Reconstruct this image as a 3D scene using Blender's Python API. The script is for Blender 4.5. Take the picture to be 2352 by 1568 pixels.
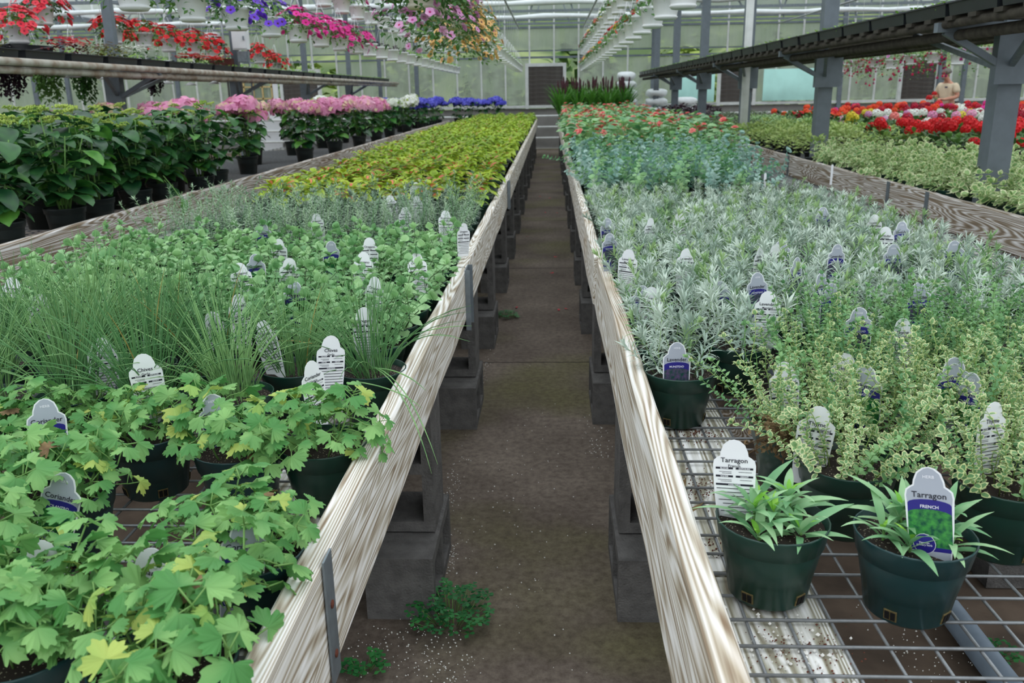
import bpy, math, random
from mathutils import Vector, Matrix, Euler
R = math.radians
scene = bpy.context.scene
for o in list(bpy.data.objects): bpy.data.objects.remove(o)
COL = scene.collection
random.seed(7)

# ------------------------------------------------------------------ camera
F_PX = 1940.0; CAM_Z = 1.40
PITCH, YAW, ROLL = R(16.4), R(2.8), R(1.0)
_fw = Vector((-math.sin(YAW)*math.cos(PITCH), math.cos(YAW)*math.cos(PITCH), -math.sin(PITCH)))
_r0 = Vector((math.cos(YAW), math.sin(YAW), 0)); _u0 = _r0.cross(_fw)
_rt = _r0*math.cos(ROLL) - _u0*math.sin(ROLL)
_up = _r0*math.sin(ROLL) + _u0*math.cos(ROLL)
CAM = Vector((0, 0, CAM_Z))
cd = bpy.data.cameras.new('camera'); cam = bpy.data.objects.new('camera', cd); COL.objects.link(cam)
cd.sensor_width = 36.0; cd.lens = F_PX/2352*36.0; cd.clip_start = 0.05; cd.clip_end = 300
cam.matrix_world = Matrix(((_rt.x, _up.x, -_fw.x, CAM.x), (_rt.y, _up.y, -_fw.y, CAM.y), (_rt.z, _up.z, -_fw.z, CAM.z), (0, 0, 0, 1)))
cd.dof.use_dof = True; cd.dof.focus_distance = 1.75; cd.dof.aperture_fstop = 8.5
scene.camera = cam
def proj(p):
    d = Vector(p) - CAM; z = d.dot(_fw)
    if z < 0.05: return (-9999, -9999, z)
    return (1176 + F_PX*d.dot(_rt)/z, 784 - F_PX*d.dot(_up)/z, z)
def _ray(x, y): return _fw + _rt*((x-1176)/F_PX) - _up*((y-784)/F_PX)
def at_z(x, y, z):
    d = _ray(x, y); return CAM + d*((z-CAM_Z)/d.z)
def at_y(x, y, Y):
    d = _ray(x, y); return CAM + d*(Y/d.y)
def seen(p, m=130):
    x, y, z = proj(p); return z > 0.1 and -m < x < 2352+m and -m < y < 1568+m*2

# ------------------------------------------------------------------ sky, exposure
world = bpy.data.worlds.new('overcast_sky'); scene.world = world; world.use_nodes = True
nt = world.node_tree; nt.nodes.clear()
wo = nt.nodes.new('ShaderNodeOutputWorld'); bg = nt.nodes.new('ShaderNodeBackground')
tc = nt.nodes.new('ShaderNodeTexCoord'); sx = nt.nodes.new('ShaderNodeSeparateXYZ')
mr = nt.nodes.new('ShaderNodeMapRange'); mr.inputs[1].default_value = 0; mr.inputs[2].default_value = 1
mr.inputs[3].default_value = 0.0; mr.inputs[4].default_value = 1.0
rp = nt.nodes.new('ShaderNodeValToRGB')
rp.color_ramp.elements[0].color = (0.42, 0.45, 0.47, 1); rp.color_ramp.elements[1].color = (0.95, 0.99, 1.04, 1)
nt.links.new(tc.outputs['Generated'], sx.inputs[0]); nt.links.new(sx.outputs[2], mr.inputs[0])
nt.links.new(mr.outputs[0], rp.inputs[0]); nt.links.new(rp.outputs[0], bg.inputs[0]); nt.links.new(bg.outputs[0], wo.inputs[0])
bg.inputs[1].default_value = 1.75
scene.view_settings.view_transform = 'Standard'; scene.view_settings.look = 'None'
scene.view_settings.gamma = 1.0; scene.view_settings.use_curve_mapping = False
scene.view_settings.exposure = 0.48
scene.cycles.max_bounces = 8; scene.cycles.diffuse_bounces = 4; scene.cycles.transparent_max_bounces = 16
scene.cycles.use_denoising = True

# ------------------------------------------------------------------ helpers
def s2l(c):
    return tuple((v/255/12.92 if v/255 <= .04045 else ((v/255+.055)/1.055)**2.4) for v in c)
MATS = {}
def new_mat(name):
    m = bpy.data.materials.new(name); m.use_nodes = True
    n = m.node_tree.nodes; b = n['Principled BSDF']; MATS[name] = m
    return m, m.node_tree, b
def plain(name, rgb, rough=0.6, var=0.12, scale=14.0, metal=0.0, bump=0.0, spec=0.35, rgb2=None):
    m, t, b = new_mat(name)
    c = s2l(rgb); c2 = s2l(rgb2) if rgb2 else tuple(max(0, v*(1-var)) for v in c); c1 = c if rgb2 else tuple(min(1, v*(1+var)) for v in c)
    tx = t.nodes.new('ShaderNodeTexCoord'); nz = t.nodes.new('ShaderNodeTexNoise'); nz.inputs['Scale'].default_value = scale; nz.inputs['Detail'].default_value = 4
    rpp = t.nodes.new('ShaderNodeValToRGB'); rpp.color_ramp.elements[0].position = .35; rpp.color_ramp.elements[1].position = .65
    rpp.color_ramp.elements[0].color = (*c2, 1); rpp.color_ramp.elements[1].color = (*c1, 1)
    t.links.new(tx.outputs['Object'], nz.inputs['Vector']); t.links.new(nz.outputs[0], rpp.inputs[0]); t.links.new(rpp.outputs[0], b.inputs['Base Color'])
    b.inputs['Roughness'].default_value = rough; b.inputs['Metallic'].default_value = metal; b.inputs['Specular IOR Level'].default_value = spec
    if bump:
        bp = t.nodes.new('ShaderNodeBump'); bp.inputs['Strength'].default_value = bump; bp.inputs['Distance'].default_value = .004
        nz2 = t.nodes.new('ShaderNodeTexNoise'); nz2.inputs['Scale'].default_value = scale*6
        t.links.new(tx.outputs['Object'], nz2.inputs['Vector']); t.links.new(nz2.outputs[0], bp.inputs['Height']); t.links.new(bp.outputs[0], b.inputs['Normal'])
    return m
def leafy(name, rgb, rgb2, rough=0.5, trans=0.25, spec=0.3, scale=18.0, hue=0.012, val=0.22):
    """leaf colour that drifts from rgb to rgb2 over the plant and differs from object to object"""
    m, t, b = new_mat(name)
    N = t.nodes.new; L = t.links.new
    tx = N('ShaderNodeTexCoord'); nz = N('ShaderNodeTexNoise'); nz.inputs['Scale'].default_value = scale; nz.inputs['Detail'].default_value = 1
    oi = N('ShaderNodeObjectInfo'); ad = N('ShaderNodeMath'); ad.operation = 'MULTIPLY_ADD'; ad.inputs[1].default_value = .45; ad.inputs[2].default_value = -.22
    sm = N('ShaderNodeMath'); sm.operation = 'ADD'
    L(oi.outputs['Random'], ad.inputs[0]); L(ad.outputs[0], sm.inputs[0]); L(nz.outputs[0], sm.inputs[1])
    r = N('ShaderNodeValToRGB'); r.color_ramp.elements[0].position = .3; r.color_ramp.elements[1].position = .7
    r.color_ramp.elements[0].color = (*s2l(rgb2), 1); r.color_ramp.elements[1].color = (*s2l(rgb), 1)
    L(tx.outputs['Object'], nz.inputs['Vector']); L(sm.outputs[0], r.inputs[0])
    L(r.outputs[0], b.inputs['Base Color'])
    b.inputs['Roughness'].default_value = rough; b.inputs['Specular IOR Level'].default_value = spec
    if trans:
        tr = N('ShaderNodeBsdfTranslucent'); mx = N('ShaderNodeMixShader'); mx.inputs[0].default_value = trans
        L(r.outputs[0], tr.inputs[0]); L(b.outputs[0], mx.inputs[1]); L(tr.outputs[0], mx.inputs[2]); L(mx.outputs[0], t.nodes['Material Output'].inputs[0])
    return m
def wood(name, light, dark, scale=1.0, rough=.8, stain=None, mid=.5):
    m, t, b = new_mat(name); N = t.nodes.new; L = t.links.new
    tx = N('ShaderNodeTexCoord'); oi = N('ShaderNodeObjectInfo')
    mp = N('ShaderNodeMapping'); mp.inputs['Scale'].default_value = (1, .05, 1)
    off = N('ShaderNodeVectorMath'); off.operation = 'ADD'; cmb = N('ShaderNodeCombineXYZ')
    mu = N('ShaderNodeMath'); mu.operation = 'MULTIPLY'; mu.inputs[1].default_value = 7.3
    L(oi.outputs['Random'], mu.inputs[0]); L(mu.outputs[0], cmb.inputs[1])
    L(tx.outputs['Object'], off.inputs[0]); L(cmb.outputs[0], off.inputs[1]); L(off.outputs[0], mp.inputs['Vector'])
    nz = N('ShaderNodeTexNoise'); nz.inputs['Scale'].default_value = 7*scale; nz.inputs['Detail'].default_value = 2.5
    L(mp.outputs[0], nz.inputs['Vector'])
    mm = N('ShaderNodeMath'); mm.operation = 'MULTIPLY'; mm.inputs[1].default_value = 44
    sn = N('ShaderNodeMath'); sn.operation = 'SINE'; m2 = N('ShaderNodeMath'); m2.operation = 'MULTIPLY'; m2.inputs[1].default_value = 6.283
    L(nz.outputs[0], mm.inputs[0]); L(mm.outputs[0], m2.inputs[0]); L(m2.outputs[0], sn.inputs[0])
    fine = N('ShaderNodeTexNoise'); fine.inputs['Scale'].default_value = 160*scale; fine.inputs['Detail'].default_value = 2
    mpf = N('ShaderNodeMapping'); mpf.inputs['Scale'].default_value = (1, .02, 1); L(off.outputs[0], mpf.inputs['Vector']); L(mpf.outputs[0], fine.inputs['Vector'])
    a2 = N('ShaderNodeMath'); a2.operation = 'MULTIPLY_ADD'; a2.inputs[1].default_value = .15; a2.inputs[2].default_value = .28
    L(sn.outputs[0], a2.inputs[0]); a3 = N('ShaderNodeMath'); a3.operation = 'ADD'; fm = N('ShaderNodeMath'); fm.operation = 'MULTIPLY'; fm.inputs[1].default_value = .5; L(fine.outputs[0], fm.inputs[0]); L(a2.outputs[0], a3.inputs[0]); L(fm.outputs[0], a3.inputs[1])
    r = N('ShaderNodeValToRGB'); r.color_ramp.elements[0].position = .30; r.color_ramp.elements[1].position = .85
    e = r.color_ramp.elements.new(mid); e.color = (*s2l(light), 1)
    r.color_ramp.elements[0].color = (*s2l(dark), 1); r.color_ramp.elements[1].color = (*s2l(tuple(min(255, v*1.06) for v in light)), 1)
    L(a3.outputs[0], r.inputs[0]); last = r.outputs[0]
    if stain:
        big = N('ShaderNodeTexNoise'); big.inputs['Scale'].default_value = 5; big.inputs['Detail'].default_value = 5
        mp2 = N('ShaderNodeMapping'); mp2.inputs['Scale'].default_value = (1, .25, 1); L(off.outputs[0], mp2.inputs['Vector']); L(mp2.outputs[0], big.inputs['Vector'])
        rr = N('ShaderNodeValToRGB'); rr.color_ramp.elements[0].position = .56; rr.color_ramp.elements[1].position = .72
        rr.color_ramp.elements[0].color = (0, 0, 0, 1); rr.color_ramp.elements[1].color = (.75, .75, .75, 1); L(big.outputs[0], rr.inputs[0])
        mx = N('ShaderNodeMixRGB'); mx.blend_type = 'MULTIPLY'; mx.inputs[2].default_value = (*s2l(stain), 1)
        L(rr.outputs[0], mx.inputs[0]); L(last, mx.inputs[1]); last = mx.outputs[0]
    L(last, b.inputs['Base Color']); b.inputs['Roughness'].default_value = rough; b.inputs['Specular IOR Level'].default_value = .2
    bp = N('ShaderNodeBump'); bp.inputs['Strength'].default_value = .15; bp.inputs['Distance'].default_value = .001
    L(fine.outputs[0], bp.inputs['Height']); L(bp.outputs[0], b.inputs['Normal'])
    return m

class MB:
    def __init__(s): s.v = []; s.f = []; s.m = []
    def add(s, vs, fs, mat=0):
        n = len(s.v); s.v.extend(vs)
        for f in fs: s.f.append(tuple(i+n for i in f)); s.m.append(mat)
    def merge(s, o, M=None, mats=None):
        n = len(s.v)
        s.v.extend([tuple(M @ Vector(p)) for p in o.v] if M is not None else o.v)
        s.f.extend([tuple(i+n for i in f) for f in o.f]); s.m.extend(o.m if mats is None else [mats[k] for k in o.m])
    def box(s, c, d, mat=0, rz=0.0, M=None):
        x, y, z = d[0]/2, d[1]/2, d[2]/2; ca, sa = math.cos(rz), math.sin(rz)
        vs = []
        for dz in (-z, z):
            for dx, dy in ((-x, -y), (x, -y), (x, y), (-x, y)):
                p = (c[0]+dx*ca-dy*sa, c[1]+dx*sa+dy*ca, c[2]+dz)
                vs.append(tuple(M @ Vector(p)) if M is not None else p)
        s.add(vs, [(3, 2, 1, 0), (4, 5, 6, 7), (0, 1, 5, 4), (1, 2, 6, 5), (2, 3, 7, 6), (3, 0, 4, 7)], mat)
    def bar(s, a, b, w, h=None, mat=0):
        """square bar from a to b"""
        a, b = Vector(a), Vector(b); d = (b-a).normalized(); h = h or w
        u = Vector((0, 0, 1)) if abs(d.z) < .9 else Vector((0, 1, 0))
        sx_ = d.cross(u).normalized()*(w/2); sz = sx_.cross(d).normalized()*(h/2)
        vs = [tuple(p) for q in (a, b) for p in (q-sx_-sz, q+sx_-sz, q+sx_+sz, q-sx_+sz)]
        s.add(vs, [(0, 1, 2, 3), (7, 6, 5, 4), (0, 4, 5, 1), (1, 5, 6, 2), (2, 6, 7, 3), (3, 7, 4, 0)], mat)
    def tube(s, pts, rad, n=6, mat=0, cap=True):
        pts = [Vector(p) for p in pts]; k = len(pts); rad = rad if isinstance(rad, (list, tuple)) else [rad]*k
        vs = []; prev = None
        for i, p in enumerate(pts):
            d = (pts[min(i+1, k-1)] - pts[max(i-1, 0)]).normalized()
            u = prev if prev is not None else (Vector((1, 0, 0)) if abs(d.x) < .8 else Vector((0, 1, 0)))
            u = (u - d*u.dot(d)); u = u.normalized() if u.length > 1e-6 else d.orthogonal().normalized()
            w = d.cross(u); prev = u
            for j in range(n):
                a = 2*math.pi*j/n; vs.append(tuple(p + (u*math.cos(a) + w*math.sin(a))*rad[i]))
        fs = [(i*n+j, i*n+(j+1) % n, (i+1)*n+(j+1) % n, (i+1)*n+j) for i in range(k-1) for j in range(n)]
        if cap: fs += [tuple(range(n-1, -1, -1)), tuple((k-1)*n+j for j in range(n))]
        s.add(vs, fs, mat)
    def lathe(s, prof, n=24, mat=0, c=(0, 0, 0), M=None, close=False):
        vs = []
        for r, z in prof:
            for j in range(n):
                a = 2*math.pi*j/n; p = (c[0]+r*math.cos(a), c[1]+r*math.sin(a), c[2]+z)
                vs.append(tuple(M @ Vector(p)) if M is not None else p)
        fs = [(i*n+j, i*n+(j+1) % n, (i+1)*n+(j+1) % n, (i+1)*n+j) for i in range(len(prof)-1) for j in range(n)]
        s.add(vs, fs, mat)
    def leaf(s, M, L, W, bend=-.6, fold=.15, n=4, mats=(0,), prof=None, ruffle=0.0, inner=.62, z0=None):
        """a leaf along local +X; one mat: two strips; two mats: (centre, margin); three: (centre, middle, margin)"""
        prof = prof or (lambda t: math.sin(math.pi*t**.85)**.75)
        cr = [-1, 0, 1] if len(mats) == 1 else ([-1, -inner, 0, inner, 1] if len(mats) == 2 else [-1, -.68, -.3, 0, .3, .68, 1])
        k = len(cr); vs = []; x = z = 0.0; dl = L/n; a = 0.0
        for i in range(n+1):
            t = i/n; w = W/2*max(.03, prof(t)) if 0 < i < n else W/2*(.06 if i == 0 else .03)
            ca, sa = math.cos(a), math.sin(a)
            for c in cr:
                yy = c*w; up = abs(yy)*fold + (ruffle*W*math.sin(i*2.6+c*3) if abs(c) == 1 else 0)
                vs.append(tuple(M @ Vector((x-up*sa, yy, z+up*ca))))
            a = bend*(i+.5)/n; x += dl*math.cos(a); z += dl*math.sin(a)
        b0 = len(s.v); s.v.extend(vs)
        for i in range(n):
            for j in range(k-1):
                s.f.append((b0+i*k+j, b0+(i+1)*k+j, b0+(i+1)*k+j+1, b0+i*k+j+1))
                mid = abs(cr[j]+cr[j+1])/2
                if len(mats) == 1: q = mats[0]
                elif len(mats) == 2: q = mats[1] if (mid > inner or i == n-1) else mats[0]
                else: q = mats[2] if (mid > .68 or i == n-1) else (mats[1] if (mid > .3 or i == n-2) else mats[0])
                s.m.append(q)
    def mesh(s, name, mats, smooth=True):
        me = bpy.data.meshes.new(name); me.from_pydata(s.v, [], s.f)
        for m in mats: me.materials.append(MATS[m] if isinstance(m, str) else m)
        if any(s.m): me.polygons.foreach_set('material_index', s.m)
        if smooth: me.polygons.foreach_set('use_smooth', [True]*len(s.f))
        me.update(); return me
def ob(name, mesh, parent=None, M=None, loc=None, rot=None, sc=None):
    o = bpy.data.objects.new(name, mesh); COL.objects.link(o)
    if parent is not None: o.parent = parent
    if M is not None: o.matrix_basis = M
    else:
        if loc is not None: o.location = loc
        if rot is not None: o.rotation_euler = rot
        if sc is not None: o.scale = (sc, sc, sc) if not hasattr(sc, '__len__') else sc
    return o
def build(mb, name, mats, parent=None, smooth=False, **k): return ob(name, mb.mesh(name, mats if isinstance(mats, (list, tuple)) else [mats], smooth), parent, **k)
def tag(o, label, cat, group=None, kind=None):
    if label: o['label'] = label
    if cat: o['category'] = cat
    if group: o['group'] = group
    if kind: o['kind'] = kind
    return o
def struct(o, label=None): o['kind'] = 'structure'; o['label'] = label or o.name.replace('_', ' '); return o
def thing(name, label, cat, loc=(0, 0, 0), rz=0.0, group=None, sc=1.0):
    o = ob(name, None, loc=loc, rot=(0, 0, rz), sc=sc); o.empty_display_size = .05
    return tag(o, label, cat, group)
ORD = ['first', 'second', 'third', 'fourth', 'fifth', 'sixth', 'seventh', 'eighth', 'ninth', 'tenth', 'eleventh', 'twelfth', 'thirteenth', 'fourteenth', 'fifteenth', 'sixteenth', 'seventeenth', 'eighteenth', 'nineteenth', 'twentieth']
TENS = ['', '', 'twenty', 'thirty', 'forty', 'fifty', 'sixty', 'seventy', 'eighty']
def nth(i):
    i += 1
    if i <= 20: return ORD[i-1]
    return TENS[i//10] + ('-' + ORD[i % 10-1] if i % 10 else '') if i % 10 else TENS[i//10][:-1]+'ieth'
def RM(rx=0, ry=0, rz=0): return Euler((rx, ry, rz)).to_matrix().to_4x4()
def TM(x, y, z): return Matrix.Translation((x, y, z))
def SM(s): return Matrix.Scale(s, 4)
U = random.uniform

# ------------------------------------------------------------------ materials
wood('pale_wood', (180, 172, 156), (136, 117, 96), 1.0, stain=(214, 190, 158), mid=.46)
wood('grey_wood', (138, 124, 106), (112, 96, 78), 1.0, stain=(170, 136, 106), mid=.47)
wood('plank_wood', (152, 149, 132), (122, 113, 95), 1.0, stain=(150, 135, 110), mid=.46)
plain('galvanised', (128, 137, 143), .45, .12, 30, metal=.55)
plain('galvanised_post', (112, 121, 128), .55, .10, 9, metal=.25)
plain('white_pipe', (205, 208, 205), .5, .08, 8)
plain('old_pipe', (184, 181, 170), .6, .3, 9, rgb2=(146, 130, 112))
plain('dark_beam', (62, 58, 50), .85, .3, 20, bump=.3)
plain('wire_steel', (136, 139, 141), .42, .12, 60, metal=.45)
plain('rust', (96, 52, 38), .8, .2, 80)
plain('concrete_block', (94, 92, 90), .95, .2, 25, bump=1.0)
plain('green_pot', (20, 56, 46), .32, .12, 6, spec=.5)
plain('teal_pot', (24, 58, 60), .32, .12, 6, spec=.5)
plain('black_pot', (26, 34, 34), .4, .2, 6, spec=.4)
plain('white_basket', (224, 227, 226), .45, .04, 6, spec=.4)
plain('cream_basket', (205, 200, 182), .5, .06, 6)
plain('black_tray', (34, 38, 42), .42, .15, 12, spec=.45)
plain('crust', (96, 84, 52), .9, .4, 200)
plain('hole_dark', (12, 10, 9), .9, .1, 50)
plain('stem_green', (110, 150, 80), .55, .15, 20)
plain('stem_dark', (70, 92, 52), .6, .2, 20)
plain('tag_white', (238, 240, 243), .35, .02, 10, spec=.5)
plain('tag_grey', (172, 178, 190), .35, .03, 10, spec=.5)
plain('tag_blue', (42, 36, 128), .35, .05, 10, spec=.5)
plain('ink', (30, 30, 44), .6, .02, 10)
plain('ink_white', (238, 238, 245), .5, .02, 10)
plain('picture_green', (70, 150, 70), .35, .2, 130, rgb2=(20, 78, 60))
plain('picture_lavender', (92, 74, 110), .35, .2, 130, rgb2=(16, 70, 58))
plain('plastic_white', (222, 224, 226), .5, .03, 8)
plain('louver_grey', (112, 108, 104), .7, .15, 5, rgb2=(90, 84, 80))
plain('yellow_frame', (196, 172, 118), .6, .1, 8)
plain('knee_wall', (140, 138, 134), .8, .1, 3)
plain('box_brown', (92, 42, 36), .6, .15, 10)
plain('bag_white', (226, 232, 232), .35, .05, 6, spec=.5)
plain('teal_sheet', (168, 214, 204), .6, .08, 2)
plain('pvc_pipe', (118, 132, 146), .45, .1, 15)
plain('perlite', (222, 220, 214), .9, .06, 40)
plain('petal_fallen', (200, 60, 72), .7, .1, 40)
plain('dead_leaf', (134, 112, 78), .85, .35, 60, rgb2=(98, 76, 54))
plain('steel_conduit', (150, 154, 156), .4, .1, 10, metal=.4)
# soil with white perlite specks
m, t, b = new_mat('potting_soil')
tx = t.nodes.new('ShaderNodeTexCoord'); vo = t.nodes.new('ShaderNodeTexVoronoi'); vo.inputs['Scale'].default_value = 210
rr = t.nodes.new('ShaderNodeValToRGB'); rr.color_ramp.elements[0].position = .16; rr.color_ramp.elements[1].position = .24
rr.color_ramp.elements[0].color = (*s2l((165, 155, 135)), 1); rr.color_ramp.elements[1].color = (*s2l((40, 30, 24)), 1)
t.links.new(tx.outputs['Object'], vo.inputs['Vector']); t.links.new(vo.outputs['Distance'], rr.inputs[0]); t.links.new(rr.outputs[0], b.inputs['Base Color'])
b.inputs['Roughness'].default_value = .95
# aisle concrete: brown, damp, with green algae along the edges of the slabs
m, t, b = new_mat('aisle_concrete'); N = t.nodes.new; L = t.links.new
tx = N('ShaderNodeTexCoord')
n1 = N('ShaderNodeTexNoise'); n1.inputs['Scale'].default_value = 2.2; n1.inputs['Detail'].default_value = 8; L(tx.outputs['Object'], n1.inputs['Vector'])
r1 = N('ShaderNodeValToRGB'); r1.color_ramp.elements[0].position = .3; r1.color_ramp.elements[1].position = .72
r1.color_ramp.elements[0].color = (*s2l((86, 74, 64)), 1); r1.color_ramp.elements[1].color = (*s2l((130, 118, 106)), 1); L(n1.outputs[0], r1.inputs[0])
n2 = N('ShaderNodeTexNoise'); n2.inputs['Scale'].default_value = 1.1; n2.inputs['Detail'].default_value = 6
mp = N('ShaderNodeMapping'); mp.inputs['Location'].default_value = (3.1, 7.7, 0); L(tx.outputs['Object'], mp.inputs[0]); L(mp.outputs[0], n2.inputs['Vector'])
r2 = N('ShaderNodeValToRGB'); r2.color_ramp.elements[0].position = .5; r2.color_ramp.elements[1].position = .66
r2.color_ramp.elements[0].color = (0, 0, 0, 1); r2.color_ramp.elements[1].color = (.75, .75, .75, 1); L(n2.outputs[0], r2.inputs[0])
mx = N('ShaderNodeMixRGB'); mx.inputs[2].default_value = (*s2l((104, 100, 62)), 1); L(r2.outputs[0], mx.inputs[0]); L(r1.outputs[0], mx.inputs[1])
n3 = N('ShaderNodeTexNoise'); n3.inputs['Scale'].default_value = 37; n3.inputs['Detail'].default_value = 9; n3.inputs['Roughness'].default_value = .75; L(tx.outputs['Object'], n3.inputs['Vector'])
r3 = N('ShaderNodeValToRGB'); r3.color_ramp.elements[0].position = .34; r3.color_ramp.elements[1].position = .6
r3.color_ramp.elements[0].color = (.45, .42, .4, 1); r3.color_ramp.elements[1].color = (1, 1, 1, 1); L(n3.outputs[0], r3.inputs[0])
mu = N('ShaderNodeMixRGB'); mu.blend_type = 'MULTIPLY'; mu.inputs[0].default_value = 1; L(mx.outputs[0], mu.inputs[1]); L(r3.outputs[0], mu.inputs[2])
L(mu.outputs[0], b.inputs['Base Color']); b.inputs['Roughness'].default_value = .9
bp = N('ShaderNodeBump'); bp.inputs['Strength'].default_value = .15; bp.inputs['Distance'].default_value = .003; L(n3.outputs[0], bp.inputs['Height']); L(bp.outputs[0], b.inputs['Normal'])
plain('dirt_floor', (98, 84, 72), .98, .3, 6, bump=.5)
plain('outdoor_ground', (120, 128, 84), .95, .2, 2)
leafy('hill_green', (140, 152, 100), (70, 90, 52), .9, 0, scale=.55)
leafy('bush_green', (168, 186, 96), (72, 104, 52), .9, 0, scale=1.6)
# hazy, weathered glazing
def glazing(name, tint, haze, hazecol, streak=True):
    m, t, b = new_mat(name); N = t.nodes.new; L = t.links.new
    t.nodes.remove(b); out = t.nodes['Material Output']
    tr = N('ShaderNodeBsdfTransparent'); tr.inputs[0].default_value = (*tint, 1)
    tl = N('ShaderNodeBsdfTranslucent'); tl.inputs[0].default_value = (*hazecol, 1)
    gl = N('ShaderNodeBsdfDiffuse'); gl.inputs[0].default_value = (*hazecol, 1)
    m1 = N('ShaderNodeMixShader'); m1.inputs[0].default_value = .35; L(tl.outputs[0], m1.inputs[1]); L(gl.outputs[0], m1.inputs[2])
    m2 = N('ShaderNodeMixShader'); L(tr.outputs[0], m2.inputs[1]); L(m1.outputs[0], m2.inputs[2])
    if streak:
        tx = N('ShaderNodeTexCoord'); mp = N('ShaderNodeMapping'); mp.inputs['Scale'].default_value = (2.5, 2.5, .5); nz = N('ShaderNodeTexNoise'); nz.inputs['Scale'].default_value = 1.6; nz.inputs['Detail'].default_value = 5
        gm = N('ShaderNodeNewGeometry'); L(gm.outputs['Position'], mp.inputs[0]); L(mp.outputs[0], nz.inputs['Vector'])
        mr_ = N('ShaderNodeMapRange'); mr_.inputs[1].default_value = .3; mr_.inputs[2].default_value = .7; mr_.inputs[3].default_value = haze-.14; mr_.inputs[4].default_value = haze+.16
        L(nz.outputs[0], mr_.inputs[0]); L(mr_.outputs[0], m2.inputs[0])
    else: m2.inputs[0].default_value = haze
    L(m2.outputs[0], out.inputs[0]); return m
glazing('wall_glazing', (.84, .87, .84), .44, (.5, .54, .49))
glazing('roof_glazing', (.93, .95, .96), .3, (.8, .83, .84), False)
# leaves
leafy('cilantro', (146, 194, 116), (88, 150, 80), .45, .3, hue=.02)
leafy('cilantro_pale', (190, 206, 108), (150, 188, 96), .5, .3)
leafy('chive', (148, 192, 124), (98, 150, 94), .4, .2)
leafy('chive_dry', (206, 190, 112), (170, 150, 84), .6, .2)
leafy('oregano', (170, 208, 150), (120, 170, 112), .5, .25)
leafy('rosemary', (168, 190, 158), (120, 150, 120), .55, .12)
leafy('sage_grey', (164, 178, 160), (112, 134, 112), .65, .15)
leafy('lavender_leaf', (204, 217, 203), (150, 172, 156), .6, .15)
leafy('lavender_green', (168, 196, 138), (118, 158, 104), .55, .2)
leafy('thyme', (142, 184, 124), (98, 148, 96), .5, .25)
leafy('thyme_centre', (134, 172, 116), (102, 146, 96), .5, .25)
leafy('thyme_margin', (222, 226, 176), (200, 210, 148), .5, .25)
leafy('tarragon', (166, 206, 154), (116, 170, 120), .42, .28)
leafy('tarragon_new', (166, 218, 88), (128, 190, 70), .42, .3)
leafy('eucalyptus', (176, 204, 192), (130, 172, 158), .5, .2)
leafy('eucalyptus_green', (156, 198, 140), (104, 160, 112), .5, .25)
leafy('coleus_lime', (190, 214, 72), (146, 186, 56), .5, .28)
leafy('coleus_mid', (164, 190, 50), (122, 150, 40), .5, .22)
leafy('coleus_brown', (140, 140, 48), (130, 92, 48), .5, .2)
leafy('coleus_maroon', (112, 40, 40), (76, 22, 32), .5, .2)
leafy('coleus_pink', (238, 132, 104), (222, 104, 88), .5, .25)
leafy('begonia_leaf', (142, 190, 120), (82, 144, 92), .35, .22, spec=.5)
leafy('begonia_bright', (120, 180, 58), (72, 140, 40), .35, .25, spec=.5)
leafy('coral_petal', (250, 160, 150), (238, 120, 118), .5, .25)
leafy('hydrangea_leaf', (56, 108, 52), (22, 64, 36), .38, .15, spec=.45)
leafy('hydrangea_leaf_light', (98, 158, 62), (52, 116, 48), .38, .2, spec=.45)
leafy('bud_green', (190, 208, 104), (140, 176, 76), .6, .2)
leafy('pink_petal', (246, 190, 214), (230, 150, 190), .6, .25)
leafy('blush_petal', (238, 196, 190), (226, 210, 170), .6, .25)
leafy('white_petal', (246, 247, 242), (224, 230, 214), .6, .2)
leafy('blue_petal', (124, 124, 228), (84, 84, 200), .6, .2)
leafy('vinca_centre', (164, 196, 130), (124, 168, 104), .45, .25)
leafy('vinca_margin', (234, 238, 196), (214, 226, 164), .45, .25)
leafy('pale_green', (182, 202, 122), (142, 176, 92), .5, .25)
leafy('dark_foliage', (70, 104, 54), (38, 68, 36), .5, .15)
leafy('mid_foliage', (104, 146, 72), (60, 104, 48), .5, .2)
leafy('grey_foliage', (122, 140, 104), (80, 100, 70), .55, .2)
leafy('red_petal', (232, 40, 44), (196, 18, 26), .5, .25)
leafy('crimson_petal', (196, 20, 58), (140, 10, 40), .5, .2)
leafy('magenta_petal', (240, 66, 168), (214, 36, 140), .5, .25)
leafy('pinkred_petal', (246, 84, 96), (232, 52, 74), .5, .25)
leafy('orange_petal', (252, 104, 56), (236, 74, 36), .5, .25)
leafy('purple_petal', (126, 76, 222), (92, 44, 186), .5, .25)
leafy('lilac_petal', (230, 178, 214), (206, 138, 188), .5, .25)
leafy('peach_petal', (244, 208, 140), (232, 178, 104), .5, .25)
leafy('yellow_petal', (240, 222, 80), (220, 196, 50), .5, .25)
leafy('fuchsia_petal', (212, 36, 92), (150, 24, 120), .5, .2)
leafy('purple_foliage', (72, 44, 58), (38, 24, 36), .5, .12)
leafy('sedum', (150, 156, 76), (104, 106, 52), .6, .15)
leafy('seedling_green', (150, 190, 78), (104, 158, 52), .5, .25)
leafy('clover', (70, 148, 76), (34, 100, 52), .5, .25)
leafy('grass_blade', (94, 150, 60), (54, 108, 40), .5, .25)
plain('millet_spike', (74, 40, 48), .85, .3, 60)
plain('flower_eye', (70, 20, 50), .7, .1, 20)
plain('skin', (196, 142, 118), .55, .06, 20)
plain('shirt', (214, 198, 170), .9, .05, 12)
plain('shirt_logo', (70, 66, 84), .9, .05, 12)
plain('trousers', (70, 72, 84), .9, .1, 12)
plain('grey_hair', (120, 112, 106), .9, .15, 60)
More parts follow.
